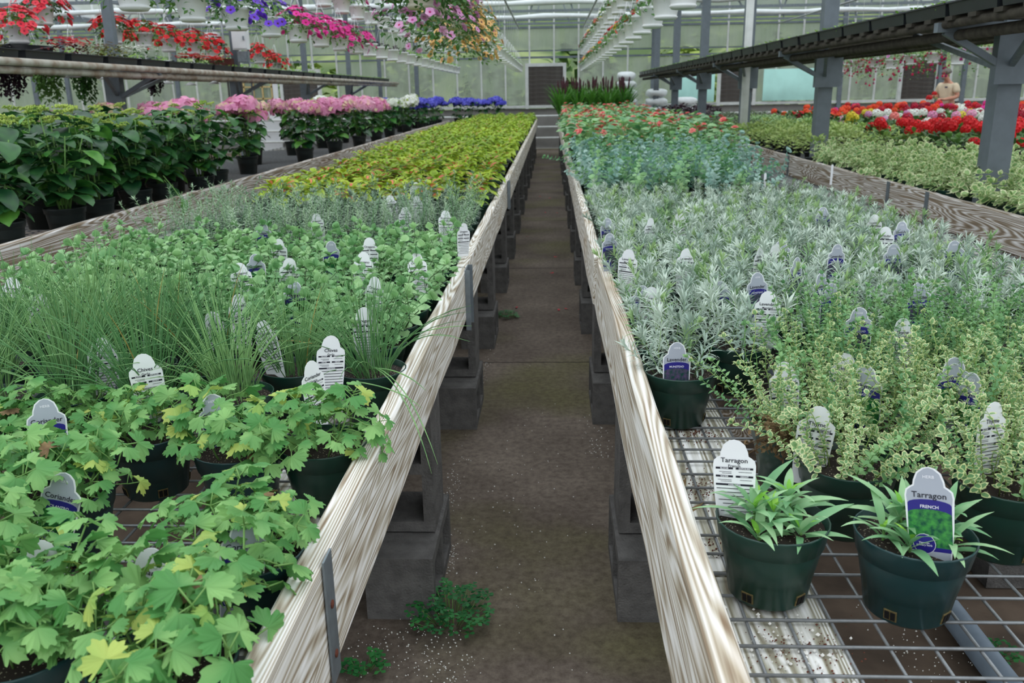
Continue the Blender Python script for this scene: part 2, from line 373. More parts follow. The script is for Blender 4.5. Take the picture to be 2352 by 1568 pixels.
plain('shoe', (50, 44, 40), .8, .1, 12)
plain('eye_dark', (36, 28, 26), .4, .05, 12)

# ------------------------------------------------------------------ lettering (flat print), made while the scene is still small
TXT = {}
def lettering(s, size, bold=0.0):
    k = (s, size, bold)
    if k not in TXT:
        cu = bpy.data.curves.new('lettering', 'FONT'); cu.body = s; cu.size = size; cu.align_x = 'CENTER'; cu.align_y = 'CENTER'; cu.resolution_u = 2; cu.offset = bold; cu.space_line = .85
        o = bpy.data.objects.new('lettering', cu); COL.objects.link(o)
        bpy.context.view_layer.update()
        me = bpy.data.meshes.new_from_object(o.evaluated_get(bpy.context.evaluated_depsgraph_get()))
        bpy.data.objects.remove(o); bpy.data.curves.remove(cu)
        me.transform(Matrix.Rotation(R(90), 4, 'X')); TXT[k] = me      # stands in the XZ plane, read from -Y
    return TXT[k]

for _s, _z in [(w, .0118) for w in ('Lavender', 'Oregano', 'Tarragon', 'Coriander', 'Chives', 'Thyme', 'Rosemary')]+[(w, .0105) for w in ('Lavender', 'Oregano', 'Tarragon', 'Coriander', 'Chives', 'Thyme', 'Rosemary')]+[(w, .0062) for w in ('MUNSTEAD', 'GREEK', 'FRENCH', 'CILANTRO', 'GARLIC', 'ENGLISH', 'Lemon Variegated', 'UPRIGHT', 'HERB')]+[(w, .0065) for w in ('Munstead', 'Greek', 'French', 'Cilantro', 'Garlic', 'English', 'Lemon Variegated', 'Upright')]+[('Versatile\nculinary herb', .0038)]+[(w, .0034) for w in ('EXPOSURE', 'BLOOM', 'HEIGHT', 'WATER', 'HARDINESS')]:
    lettering(_s, _z, .00012 if _z > .007 else .00006)

# ------------------------------------------------------------------ the greenhouse shell
YB = 22.4
ROWS_Y = [1.8+3.3*k for k in range(7)]                 # 1.8 ... 21.6
BAYX = [-17.72, -10.96, -4.2, 2.56, 9.32, 16.08]
EAVE = 3.2
mb = MB(); mb.add([(-.7, -3, 0), (.6, -3, 0), (.6, YB, 0), (-.7, YB, 0)], [(0, 1, 2, 3)])
fl = struct(build(mb, 'floor', 'aisle_concrete'), 'damp brown concrete floor of the narrow aisle')
mb = MB()                                                     # ground under the benches, a finger lower than the slab
for x0, x1 in ((-18, -.7), (.6, 17)): mb.add([(x0, -3, -.004), (x1, -3, -.004), (x1, YB, -.004), (x0, YB, -.004)], [(0, 1, 2, 3)])
struct(build(mb, 'floor_under_benches', 'dirt_floor'), 'dark earth floor under the benches')
mb = MB()
for y in (4.35, 6.9, 9.6, 12.4): mb.box((-.065, y, .0003), (1.3, .007, .0008))
j = build(mb, 'slab_joint', 'hole_dark', fl)
mb = MB(); mb.add([(-60, YB+.1, -.05), (60, YB+.1, -.05), (60, 90, -.05), (-60, 90, -.05)], [(0, 1, 2, 3)])
struct(build(mb, 'ground_outside', 'outdoor_ground'), 'grassy ground outside the glass')
# hillside beyond the glass
mb = MB(); nx, ny = 90, 22
rnd = random.Random(3); hh = [[rnd.random() for _ in range(nx+1)] for _ in range(ny+1)]
for i in range(ny+1):
    for k in range(nx+1):
        y = 30+i*2.0; x = -45+k; z = max(0, (y-31)*.36) + hh[i][k]*1.3 + math.sin(x*.5+i)*.35
        mb.v.append((x, y, z-.2))
for i in range(ny):
    for k in range(nx): a = i*(nx+1)+k; mb.f.append((a, a+1, a+nx+2, a+nx+1)); mb.m.append(0)
struct(build(mb, 'hillside', 'hill_green', smooth=True), 'green wooded hillside outside, blurred by the glass')
# shrubs outside: lumpy crowns of many leaf cards on a trunk
def crown_mb(seed, n=260):
    rn = random.Random(seed); mb = MB(); mb.tube([(0, 0, 0), (.05, 0, .7), (0, .05, 1.3)], [.09, .07, .04], 6, 1)
    for _ in range(n):
        d = Vector((rn.gauss(0, 1), rn.gauss(0, 1), rn.gauss(0, 1))).normalized()
        p = Vector((d.x*1.1, d.y*.9, 1.5+d.z*1.15))*rn.uniform(.8, 1.05)
        M = TM(*p) @ RM(rn.uniform(-.8, .8), rn.uniform(-.8, .8), rn.uniform(0, 6.3))
        mb.leaf(M, .42, .3, n=2)
    return mb
SHR = [crown_mb(s).mesh('outdoor_shrub', ['bush_green', 'stem_dark'], False) for s in (1, 2, 3)]
for i, (x, y, s) in enumerate([(-13, 27, 1.1), (-10, 27.5, 1.2), (-7.2, 26.5, .9), (-4.5, 27.5, 1.0), (-1.8, 27, .9), (1.0, 27, 1.1), (4.0, 27.2, 1.1), (7.0, 27, 1.1), (10.1, 28, 1.2), (13.2, 27, 1.1)]):
    o = ob('outdoor_shrub', SHR[i % 3], loc=(x, y, -.05), rot=(0, 0, i*1.7), sc=s)
    tag(o, 'leafy green shrub outside the hazy back glass, %s from the left' % nth(i), 'shrub', 'shrubs outside the back wall')

# back wall: knee wall, sills, mullions and one pane per bay of the glazing
wall = struct(ob('wall_back', None, loc=(0, YB, 0)), 'hazy glazed back wall of the greenhouse with pale mullions')
def wpart(name, mat, boxes):
    mb = MB()
    for c, d in boxes: mb.box(c, d)
    return build(mb, name, mat, wall)
X0, X1 = BAYX[0], BAYX[-1]; W = X1-X0; XC = (X0+X1)/2
wpart('knee_wall_panel', 'knee_wall', [((XC, .06, .5), (W, .08, 1.0))])
wpart('sill_beam', 'white_pipe', [((XC, -.02, 1.05), (W, .1, .07))])
for z, h in ((2.24, .05), (2.40, .035), (2.95, .05), (3.12, .04)): wpart('transom', 'galvanised_post', [((XC, .0, z), (W, .06, h))])
louv = [(-6.85, -5.95, 1.08, 1.98), (-.56, .31, 1.08, 2.02), (4.25, 5.05, 1.08, 2.0), (8.7, 9.5, 1.08, 2.0)]
dx = .614; nP = int(W/dx)
pane_lo = MB(); pane_lo.box((0, 0, .55), (dx-.045, .008, 1.1)); pane_lo = pane_lo.mesh('pane', ['wall_glazing'], False)
pane_hi = MB(); pane_hi.box((0, 0, .27), (dx-.045, .008, .52)); pane_hi = pane_hi.mesh('pane', ['wall_glazing'], False)
pane_top = MB(); pane_top.box((0, 0, .5), (dx-.045, .008, 1.0)); pane_top = pane_top.mesh('pane', ['wall_glazing'], False)
mul = MB(); mul.box((0, 0, 1.55), (.04, .055, 3.1)); mul = mul.mesh('mullion', ['white_pipe'], False)
for i in range(nP+1):
    x = X0+i*dx
    if proj((x, YB, 2))[0] < -140 or proj((x, YB, 2))[0] > 2490: continue
    ob('mullion', mul, wall, loc=(x, -.005, 1.06))
    xc = x+dx/2
    if not any(a-.25 < xc < b+.25 for a, b, _, _ in louv): ob('pane', pane_lo, wall, loc=(xc, .02, 1.1))
    ob('pane', pane_hi, wall, loc=(xc, .02, 2.42)); ob('pane', pane_top, wall, loc=(xc, .02, 3.15))
for x in (-12.5, -9.6, -3.4, 2.56, 7.2, 10.2):                  # heavier uprights of the gable
    wpart('gable_stud', 'galvanised_post', [((x, -.06, 2.1), (.1, .09, 4.2))])
for i, (a, b_, z0, z1) in enumerate(louv):                       # fan shutters
    d = struct(ob('window_%d' % (i+1), None, loc=((a+b_)/2, YB-.06, z0)), 'grey slatted fan shutter in the back wall, %s from the left' % nth(i))
    w, h = b_-a, z1-z0
    mb = MB(); mb.box((-w/2-.04, 0, h/2), (.08, .1, h+.16)); mb.box((w/2+.04, 0, h/2), (.08, .1, h+.16)); mb.box((0, 0, h+.04), (w, .1, .08)); build(mb, 'shutter_frame', 'white_pipe', d)
    mb = MB(); mb.box((0, .05, h/2), (w, .02, h)); build(mb, 'shutter_back', 'louver_grey', d)
    sl = MB(); sl.box((0, 0, 0), (w-.01, .012, h/9*1.06), M=RM(R(24), 0, 0)); sl = sl.mesh('slat', ['louver_grey'], False)
    for k in range(9): ob('slat', sl, d, loc=(0, 0, h*(k+.5)/9))
d = struct(ob('door_1', None, loc=(-7.5, YB-.08, .05)), 'pale door with yellow framed lights in the back wall')
mb = MB(); mb.box((-.45, 0, 1.0), (.12, .08, 2.0)); mb.box((.45, 0, 1.0), (.12, .08, 2.0)); mb.box((0, 0, 1.95), (1.0, .08, .1)); mb.box((0, 0, .5), (.9, .05, 1.0)); build(mb, 'door_leaf', 'plastic_white', d)
mb = MB()
for k in range(4): mb.box((-.36+k*.24, -.02, 1.45), (.035, .05, .9))
for k in range(4): mb.box((0, -.02, 1.02+k*.29), (.76, .05, .035))
build(mb, 'window_bars', 'yellow_frame', d)
mb = MB(); mb.box((0, .01, 1.45), (.76, .008, .9)); build(mb, 'pane', 'wall_glazing', d)
# heating pipes along the foot of the back wall
for i, z in enumerate((.28, .55, .82)):
    mb = MB(); mb.tube([(X0, YB-.24, z), (X1, YB-.24, z)], .028, 8); o = build(mb, 'heating_pipe', 'white_pipe', smooth=True)
    tag(o, 'white heating pipe along the foot of the back wall, %s' % ('lowest', 'middle one', 'topmost')[i], 'pipe', 'heating pipes on back wall')
# side walls and roof glazing
for nm, x in (('wall_left', X0), ('wall_right', X1)):
    mb = MB(); mb.box((x, 9.7, .5), (.08, 25.4, 1.0), 0)
    y = -3.0
    while y < YB: mb.box((x, y+.6, 2.15), (.01, 1.16, 2.1), 1); mb.box((x, y, 2.1), (.05, .05, 2.2), 2); y += 1.2
    struct(build(mb, nm, ['knee_wall', 'wall_glazing', 'white_pipe']), 'glazed side wall of the greenhouse')
mb = MB(); RIDGE = 4.75
for a, b_ in zip(BAYX[:-1], BAYX[1:]):
    c = (a+b_)/2
    for p, q in (((a, EAVE), (c, RIDGE)), ((c, RIDGE), (b_, EAVE))):
        mb.add([(p[0], -3, p[1]), (q[0], -3, q[1]), (q[0], YB, q[1]), (p[0], YB, p[1])], [(0, 1, 2, 3)], 0)
        for k in range(1, 4):
            s = k/4; mb.bar((p[0]+(q[0]-p[0])*s, -3, p[1]+(q[1]-p[1])*s-.04), (p[0]+(q[0]-p[0])*s, YB, p[1]+(q[1]-p[1])*s-.04), .035, .05, 1)
    mb.add([(a, YB, EAVE), (b_, YB, EAVE), (c, YB, RIDGE)], [(0, 1, 2)], 0)
struct(build(mb, 'ceiling', ['roof_glazing', 'galvanised_post']), 'pale translucent gabled roof over the bays')
for i, x in enumerate(BAYX):
    mb = MB(); mb.box((x, 9.7, EAVE+.02), (.2, 25.4, .1)); struct(build(mb, 'trim_%d' % (i+1), 'galvanised'), 'galvanised roof gutter running along a post row')
# posts, trusses and rolled white curtains, one set per row
prow = {-4.2: 'left', 2.56: 'right', -10.96: 'far left', 9.32: 'far right'}
for x, nm in prow.items():
    n = 0
    for y in ROWS_Y:
        if not seen((x, y, 1.6), 60): continue
        d = thing('steel_post', 'square galvanised roof post, %s one back in the %s row' % (nth(n), nm), 'post', (x, y, 0), group='roof posts'); n += 1
        pw = .085 if x < 0 else .13; mb = MB(); mb.box((0, 0, EAVE/2), (pw, pw*.9, EAVE)); build(mb, 'post_shaft', 'galvanised_post', d)
        mb = MB(); mb.box((0, 0, .01), (.26, .24, .02)); build(mb, 'foot_plate', 'galvanised_post', d)
for r, y in enumerate(ROWS_Y):
    if y < 7: continue
    for bi, (a, b_) in enumerate(zip(BAYX[:-1], BAYX[1:])):
        if not (seen((a, y, 3.1), 700) or seen((b_, y, 3.1), 700)): continue
        d = thing('roof_truss', 'light steel roof truss over %s bay, %s row back' % (('outer left', 'left', 'middle', 'right', 'outer right')[bi], nth(r-2)), 'truss', (a, y, EAVE-.1), group='roof trusses')
        w = b_-a
        mb = MB(); mb.bar((.08, 0, -.12), (w-.08, 0, -.12), .05); build(mb, 'bottom_chord', 'galvanised', d)
        mb = MB(); mb.bar((.05, 0, .1), (w/2, 0, 1.5), .05); mb.bar((w/2, 0, 1.5), (w-.05, 0, .1), .05); build(mb, 'top_chord', 'galvanised', d)
        wb = 8
        for k in range(wb):
            x0, x1 = w*(k+.5)/wb, w*(k+1)/wb if k % 2 == 0 else w*k/wb
            f = lambda x: .1+1.4*(1-abs(x-w/2)/(w/2))
            mb = MB(); mb.bar((x0, 0, -.1), (x1, 0, min(f(x1), 1.45)), .028); build(mb, 'web_bar', 'galvanised', d)
        mb = MB(); pts = [(.15+(w-.3)*k/10, -.08, .03-.015*math.sin(k*1.7)) for k in range(11)]
        mb.tube(pts, [.055+.012*math.sin(k*2.3) for k in range(11)], 8)
        o = build(mb, 'rolled_curtain', 'bag_white', smooth=True, loc=(a, y, EAVE-.1))
        tag(o, 'white rolled up curtain under the roof truss of the %s bay, %s row back' % (('outer left', 'left', 'middle', 'right', 'outer right')[bi], nth(r-2)), 'curtain', 'rolled shade curtains')

# ------------------------------------------------------------------ benches
GZ = .668                                             # height of the wire tops
def board_mb(x0, x1, z0, z1, y0, y1, lean=0.0, seed=0):
    rn = random.Random(seed); mb = MB(); n = max(2, int((y1-y0)/.25)); ch = .005
    sec = [(x0, z0+ch), (x0, z1-ch), (x0+ch, z1), (x1-ch, z1), (x1, z1-ch), (x1, z0+ch), (x1-ch, z0), (x0+ch, z0)]
    for i in range(n+1):
        y = y0+(y1-y0)*i/n; a, b_ = rn.uniform(-.0022, .0022), rn.uniform(-.0028, .0028)
        for x, z in sec: mb.v.append((x+a+lean*(z-z0)/(z1-z0), y, z+b_))
    k = 8
    for i in range(n):
        for j in range(k): mb.f.append((i*k+j, (i+1)*k+j, (i+1)*k+(j+1) % k, i*k+(j+1) % k)); mb.m.append(0)
    mb.f.append(tuple(range(k))); mb.m.append(0); mb.f.append(tuple(range(n*k+k-1, n*k-1, -1))); mb.m.append(0)
    return mb
def bench(name, label, xa, xb, boards, y0, y1, wood_name, planks, wires_from, near_to, bz=(.61, .794)):
    """xa..xb: span of the wire deck"""
    d = thing(name, label, 'bench', ((xa+xb)/2, y0, 0)); ox = -(xa+xb)/2
    for i, (bx0, bx1, ya, yb, dz, lean) in enumerate(boards):
        build(board_mb(bx0+ox, bx1+ox, bz[0]+dz, bz[1]+dz, ya-y0, yb-y0, lean, i+int(abs(xa)*50)), 'side_board', wood_name, d)
    for i, (px0, px1) in enumerate(planks):
        ya = y0
        while ya < y1:
            yb = min(ya+3.6, y1); build(board_mb(px0+ox, px1+ox, GZ-.044, GZ-.006, ya-y0, yb-y0-.01, 0, i*9+int(ya)), 'plank', 'plank_wood', d); ya = yb
    # cross joists under the deck
    y = y0+.35 if y0 > 0 else .65
    jm = MB(); jm.box((0, 0, 0), (xb-xa, .04, .08)); jm = jm.mesh('joist', ['grey_wood'], False)
    while y < y1 and y < 9: ob('joist', jm, d, loc=(0, y-y0, GZ-.085)); y += 1.37
    # wire deck: near wires one by one, the rest as one mesh
    lw = MB(); lw.tube([(0, max(0, wires_from-y0), 0), (0, near_to-y0, 0)], .0026, 6); lw = lw.mesh('wire', ['wire_steel'], True)
    tw = MB(); tw.tube([(xa+ox, 0, 0), (xb+ox, 0, 0)], .0026, 6); tw = tw.mesh('wire', ['wire_steel'], True)
    sp = .0602; rest = MB()
    nx_ = int((xb-xa)/sp)
    for i in range(nx_+1):
        x = xa+ox+.012+i*sp
        if near_to > wires_from: ob('wire', lw, d, loc=(x, 0, GZ-.003))
        rest.bar((x, max(near_to, wires_from)-y0, GZ-.003), (x, y1-y0, GZ-.003), .0046)
    y = wires_from
    while y < y1:
        if y < near_to: ob('wire', tw, d, loc=(0, y-y0, GZ+.0018))
        else: rest.bar((xa+ox, y-y0, GZ+.0018), (xb+ox, y-y0, GZ+.0018), .0046)
        y += sp if y < 12 else sp*3
    w = build(rest, 'wire_mesh', 'wire_steel', d); w['kind'] = 'stuff'
    return d
seg = lambda x0, x1, ys, dz=0, lean=0: [(x0, x1, a+.002, b_-.002, dz+random.uniform(-.003, .003), lean) for a, b_ in zip(ys[:-1], ys[1:])]
BL1 = bench('plant_bench', 'long wire topped bench with pale board, left of the aisle', -2.2, -.352,
      seg(-.350, -.312, [-2.4, .3, 3.02, 6.1, 9.2, 12.3, 15.4, 18.5, 20.6]), -2.4, 20.6, 'pale_wood', [(-.56, -.36), (-1.4, -1.2), (-2.19, -2.03)], .36, 1.9)  # boards and planks extended unseen behind the camera to shade the near floor
rb = [(.165, .203, -2.4, .278, 0, .010), (.165, .203, .28, 3.2, 0, .010), (.158, .196, 3.16, 6.3, .004, .004)] + seg(.160, .198, [6.3, 9.4, 12.5, 15.6, 18.7, 20.6])  # first board is unseen, added behind the camera to block light from the aisle
BR1 = bench('plant_bench', 'long wire topped bench with pale board, right of the aisle', .206, 2.05, rb, -2.4, 20.6, 'pale_wood', [(.215, .405), (1.05, 1.25), (1.88, 2.04)], .34, 2.1)
BL2 = bench('plant_bench', 'weathered hydrangea bench behind the left herb bench', -4.05, -2.44, seg(-2.435, -2.397, [2.6, 5.7, 8.8, 11.9, 15.0, 18.1, 20.6]), 2.6, 20.6, 'grey_wood', [(-2.62, -2.45), (-4.05, -3.9)], 3.2, 3.2)
BR2 = bench('plant_bench', 'weathered bench of variegated trailing plants behind the right herb bench', 2.27, 4.9, seg(2.228, 2.266, [2.7, 5.15, 6.2, 9.2, 12.3, 15.4, 18.5, 20.6]), 2.7, 20.6, 'grey_wood', [(2.28, 2.45)], 3.2, 3.2)
BR3 = bench('plant_bench', 'far right bench covered with flowering geraniums', 5.3, 11.2, [(5.26, 5.298, 7.2, 12.0, 0, 0), (5.26, 5.298, 12.0, 17.6, 0, 0)], 7.2, 17.6, 'grey_wood', [(5.3, 5.5)], 7.3, 7.3)
# legs of the back benches (mostly hidden)
lg = MB(); lg.box((0, 0, .29), (.09, .09, .58)); lg = lg.mesh('leg', ['grey_wood'], False)
for d, xs in ((BL2, (-.7, .7)), (BR2, (-1.2, 0, 1.2)), (BR3, (-2.7, 0, 2.7))):
    y = .3
    while y < (17 if d is not BR3 else 10): [ob('leg', lg, d, loc=(x, y, 0)) for x in xs]; y += 2.8

# steel straps that splice the boards
def strap(loc, h, w, label, nails=True, fold=False, rz=0.0):
    d = thing('steel_strap', label, 'strap', loc, rz)
    mb = MB(); mb.box((0, 0, h/2), (.003, w, h)); build(mb, 'strap_plate', 'galvanised', d)
    if fold:
        mb = MB(); mb.box((.008, -w/2, h/2), (.018, .003, h)); mb.box((.008, w/2, h/2), (.018, .003, h)); build(mb, 'strap_flange', 'galvanised', d)
    if nails:
        for z in (.04, .12): mb = MB(); mb.lathe([(0, 0), (.006, .0), (.006, .002), (0, .0035)], 10, M=TM(.0016, 0, z) @ RM(0, R(90), 0)); build(mb, 'nail_head', 'rust', d)
strap((-.3095, 1.015, .60), .196, .04, 'grey steel strap with rusty nails on the near left board')
strap((-.3095, 3.02, .57), .222, .11, 'folded grey steel splice on the left aisle board joint', False, True)
strap((-.3095, 6.1, .60), .196, .06, 'second folded splice further along the left aisle board', False, True)
strap((2.226, 5.15, .60), .196, .05, 'steel strap on the weathered right board, nearest the camera', False, rz=math.pi)
strap((2.226, 5.75, .60), .196, .05, 'steel strap on the weathered right board, second back', False, rz=math.pi)
strap((2.226, 8.2, .60), .196, .05, 'steel strap on the weathered right board, farthest back', False, rz=math.pi)

# ------------------------------------------------------------------ concrete blocks that carry the benches
def block_mesh():
    mb = MB(); L_, Wd, H_ = .39, .19, .19; w = .032                # two open cells through the height
    for sx_ in (-1, 1): mb.box((0, sx_*(Wd-w)/2, H_/2), (L_, w, H_))
    for x in (-(L_-w)/2, 0, (L_-w)/2): mb.box((x, 0, H_/2), (w, Wd-2*w, H_))
    return mb.mesh('concrete_block', ['concrete_block'], False)
BLK = block_mesh()
def block(x, y, z, rot, label, grp): 
    o = ob('concrete_block', BLK, loc=(x, y, z), rot=rot); tag(o, label, 'block', grp)
for side, xf, ys in (('left', -.325, (2.02, 3.4, 4.6, 6.0, 7.3, 8.7, 10.1, 11.5, 13, 14.5, 16, 17.5, 19)), ('right', .178, (2.02, 3.46, 4.9, 6.24, 7.6, 9.0, 10.4, 12, 13.5, 15, 16.5, 18, 19.5))):
    sg = -1 if side == 'left' else 1
    for i, y in enumerate(ys):
        # base block lying with its cells towards the aisle, the upper one on end with its cells towards the camera
        block(xf+sg*.095-sg*.095, y+.195, .095, (0, R(90*sg), R(90)) if False else (R(90), 0, R(90*sg)), 'grey concrete base block under the %s bench, %s stack back' % (side, nth(i)), 'bench support blocks')
        block(xf+sg*.105, y+.33, .39, (R(90), R(90), 0), 'grey concrete block standing on end under the %s bench, %s stack back' % (side, nth(i)), 'bench support blocks')
for i, (x, y) in enumerate([(1.45, 2.3), (1.15, 3.5), (-1.25, 1.7), (-1.25, 3.2)]):
    block(x, y, .0, (0, 0, .1*i), ('concrete block flat on the dark floor deep under the %s bench' % ('right', 'right', 'left', 'left', 'right')[i]) + (', nearer', ', farther', ', nearer', ', farther', ' beside the pipe')[i], 'bench support blocks')
p = at_z(2215, 1450, .035); mb = MB(); mb.tube([(p.x, .2, .034), (p.x+.01, 4, .034), (p.x, 20, .034)], .034, 12)
tag(build(mb, 'water_pipe', 'pvc_pipe', smooth=True), 'grey blue plastic pipe on the floor under the right bench', 'pipe')

# ------------------------------------------------------------------ upper shelves on the posts
def tray_mesh(l, w, h=.07):
    mb = MB(); i = .012
    def ring(dx, dy, z): return [(-dx, -dy, z), (dx, -dy, z), (dx, dy, z), (-dx, dy, z)]
    vs = ring(w/2-i, l/2-i, 0)+ring(w/2-.003, l/2-.003, h-.008)+ring(w/2+.008, l/2+.008, h-.008)+ring(w/2+.008, l/2+.008, h)+ring(w/2-.006, l/2-.006, h)+ring(w/2-.016, l/2-.016, .006)
    fs = [(3, 2, 1, 0), (20, 21, 22, 23)]
    for k in range(5):
        for j in range(4): fs.append((k*4+j, k*4+(j+1) % 4, (k+1)*4+(j+1) % 4, (k+1)*4+j))
    mb.add(vs, fs)
    return mb.mesh('tray_body', ['black_tray'], False)
TRAY = tray_mesh(.53, .28)
def fill_mesh(seed, mats, n, h, lw, spread=(.12, .245), flowers=0):
    rn = random.Random(seed); mb = MB()
    mb.add([(-.125, -.25, .045), (.125, -.25, .045), (.125, .25, .045), (-.125, .25, .045)], [(0, 1, 2, 3)], 0)
    for _ in range(n):
        x, y = rn.uniform(-spread[0], spread[0]), rn.uniform(-spread[1], spread[1]); z = .05+rn.random()*h
        M = TM(x, y, z) @ RM(0, 0, rn.uniform(0, 6.3)) @ RM(0, rn.uniform(-.9, .3), 0)
        mb.leaf(M, lw[0]*rn.uniform(.7, 1.3), lw[1]*rn.uniform(.7, 1.2), n=2, mats=(1,))
    for _ in range(flowers):
        x, y = rn.uniform(-spread[0], spread[0]), rn.uniform(-spread[1], spread[1]); z = .06+h*rn.uniform(.7, 1.2)
        for k in range(5): mb.leaf(TM(x, y, z) @ RM(rn.uniform(-.3, .3), rn.uniform(-.3, .3), k*1.257), .018, .02, n=2, mats=(2,), bend=.3)
    return mb.mesh('seedlings', ['potting_soil']+mats, True)
FILL = {'green': [fill_mesh(s, ['seedling_green'], 170, .035, (.03, .02)) for s in (1, 2, 3)],
        'sedum': [fill_mesh(4, ['sedum'], 420, .15, (.035, .02))], 'red': [fill_mesh(5, ['coleus_maroon', 'pinkred_petal'], 160, .12, (.045, .03), flowers=120)],
        'brown': [fill_mesh(6, ['sedum', 'coleus_brown'], 340, .11, (.04, .022), flowers=30)], 'white': [fill_mesh(7, ['mid_foliage', 'white_petal'], 90, .11, (.045, .03), flowers=100)],
        'crimson': [fill_mesh(8, ['dark_foliage', 'red_petal'], 90, .10, (.045, .03), flowers=120)]}
def tray(x, y, z, label, fill, grp, rz=0.0, k=0):
    d = thing('seedling_tray', label, 'tray', (x, y, z), rz, grp); ob('tray_body', TRAY, d)
    if fill: o = ob('seedlings', FILL[fill][k % len(FILL[fill])], d); o['kind'] = 'stuff'
def shelf(name, label, xf, xb, z, y0, y1, sg, pipes):
    d = thing(name, label, 'shelf', ((xf+xb)/2, y0, 0)); c = (xf+xb)/2
    for (x, zz, r, mat) in pipes: mb = MB(); mb.tube([(x-c, 0, zz), (x-c, y1-y0, zz)], r, 10); build(mb, 'rail_pipe', mat, d, smooth=True)
    bm = MB(); bm.box((0, 0, 0), (abs(xb-xf), .085, .022)); bm = bm.mesh('deck_board', ['dark_beam'], False)
    y = .1
    while y < y1-y0: ob('deck_board', bm, d, loc=(0, y, z-.012)); y += .26
    for yy in ROWS_Y:
        if y0 < yy < y1:
            mb = MB(); xp = (2.56 if sg > 0 else -4.2)-c
            mb.box((xp, yy-y0-.09, z-.2), (.24 if sg > 0 else .15, .06, .3)); mb.bar((xp, yy-y0-.1, z-.3), (xf-c+.05*sg, yy-y0-.1, z-.07), .035); mb.bar((xp, yy-y0-.1, z-.05), (xf-c, yy-y0-.1, z-.05), .05); build(mb, 'bracket', 'galvanised_post', d)
            for dy in (.75, -.75):
                mb = MB(); mb.bar((xp, yy-y0, z-.28), (xp+(xf-c-xp)*.5, yy-y0+dy, z-.04), .03); build(mb, 'brace', 'galvanised', d)
    return d
shelf('upper_shelf', 'upper shelf of dark boards carrying black trays on the right posts', 2.1, 3.1, 1.75, 3.2, 21.3, 1, [(2.14, 1.715, .024, 'dark_beam'), (2.22, 1.66, .03, 'dark_beam'), (3.06, 1.7, .03, 'dark_beam'), (2.62, 1.69, .035, 'dark_beam')])
y = 3.5; i = 0
while y < 21.1:
    tray(2.235, y, 1.75, 'black tray of green seedlings on the right upper shelf, %s from the near end' % nth(i), 'green', 'trays on the right upper shelf', U(-.02, .02), i); y += .558; i += 1
shelf('upper_shelf', 'upper shelf with pale front pipes on the left posts', -3.72, -4.75, 1.69, 5.2, 21.4, -1, [(-3.72, 1.665, .028, 'old_pipe'), (-3.76, 1.61, .026, 'old_pipe'), (-4.3, 1.64, .03, 'dark_beam'), (-4.7, 1.64, .03, 'old_pipe')])
kinds = ['sedum', None, 'red', 'brown', 'white', None, 'crimson', 'crimson']
lab = ['with trailing green sedum', 'standing empty', 'full of red flowers', 'of brownish sedum', 'with white flowers', 'bare of plants', 'with crimson flowers', 'with crimson bedding']
y = 5.95; i = 0
while y < 20.9:
    kd = kinds[i] if i < 8 else 'green'; lb = lab[i] if i < 8 else 'of green seedlings'
    tray(-3.93, y, 1.69, 'black tray %s on the left upper shelf, %s from the near end' % (lb, nth(i)), kd, 'trays on the left upper shelf', U(-.03, .03), i); y += .6; i += 1
mb = MB(); mb.add([], [])
# second, tilted empty tray leaning on the left shelf
d = thing('seedling_tray', 'empty black tray tilted up behind the red flowers on the left shelf', 'tray', (-4.3, 6.9, 1.735), .1); ob('tray_body', TRAY, d, rot=(.12, .08, 0), sc=(1.3, 1.5, 1))
# control boxes on the left post row
def ebox(name, label, loc, dims, mat, door=True):
    d = thing(name, label, 'box', loc); mb = MB(); mb.box((0, 0, dims[2]/2), dims); build(mb, 'box_body', mat, d)
    if door: mb = MB(); mb.box((0, -dims[1]/2-.006, dims[2]/2), (dims[0]*.86, .012, dims[2]*.88)); build(mb, 'box_door', mat, d); mb = MB(); mb.box((dims[0]*.3, -dims[1]/2-.018, dims[2]*.5), (.02, .016, .05)); build(mb, 'latch', 'galvanised', d)
ebox('control_box', 'white electrical box on the second left post', (-4.42, 11.55, 1.95), (.17, .1, .27), 'plastic_white')
ebox('control_box', 'larger white control box right of the second left post', (-4.05, 11.55, 2.0), (.2, .1, .28), 'plastic_white')
ebox('switch_box', 'small grey switch box below the white control boxes', (-4.02, 11.52, 1.84), (.14, .08, .14), 'galvanised')
ebox('wooden_box', 'dark red brown box fixed below the control boxes', (-4.32, 11.5, 1.80), (.3, .12, .09), 'box_brown', False)
for i, (x, z0, z1) in enumerate([(-4.12, .8, 3.1), (-3.98, .8, 2.0), (-4.3, .8, 3.1)]):
    mb = MB(); mb.tube([(x, 11.6, z0), (x, 11.6, z1)], .014, 6); tag(build(mb, 'conduit', 'steel_conduit', smooth=True), ('thin steel conduit running up beside the control boxes', 'short steel conduit rising to the switch box', 'steel conduit left of the second left post')[i], 'conduit')
mb = MB(); mb.tube([(2.5, 11.45, 0), (2.5, 11.45, 3.1)], .05, 8); tag(build(mb, 'downpipe', 'white_pipe', smooth=True), 'white downpipe beside the third right post', 'pipe')

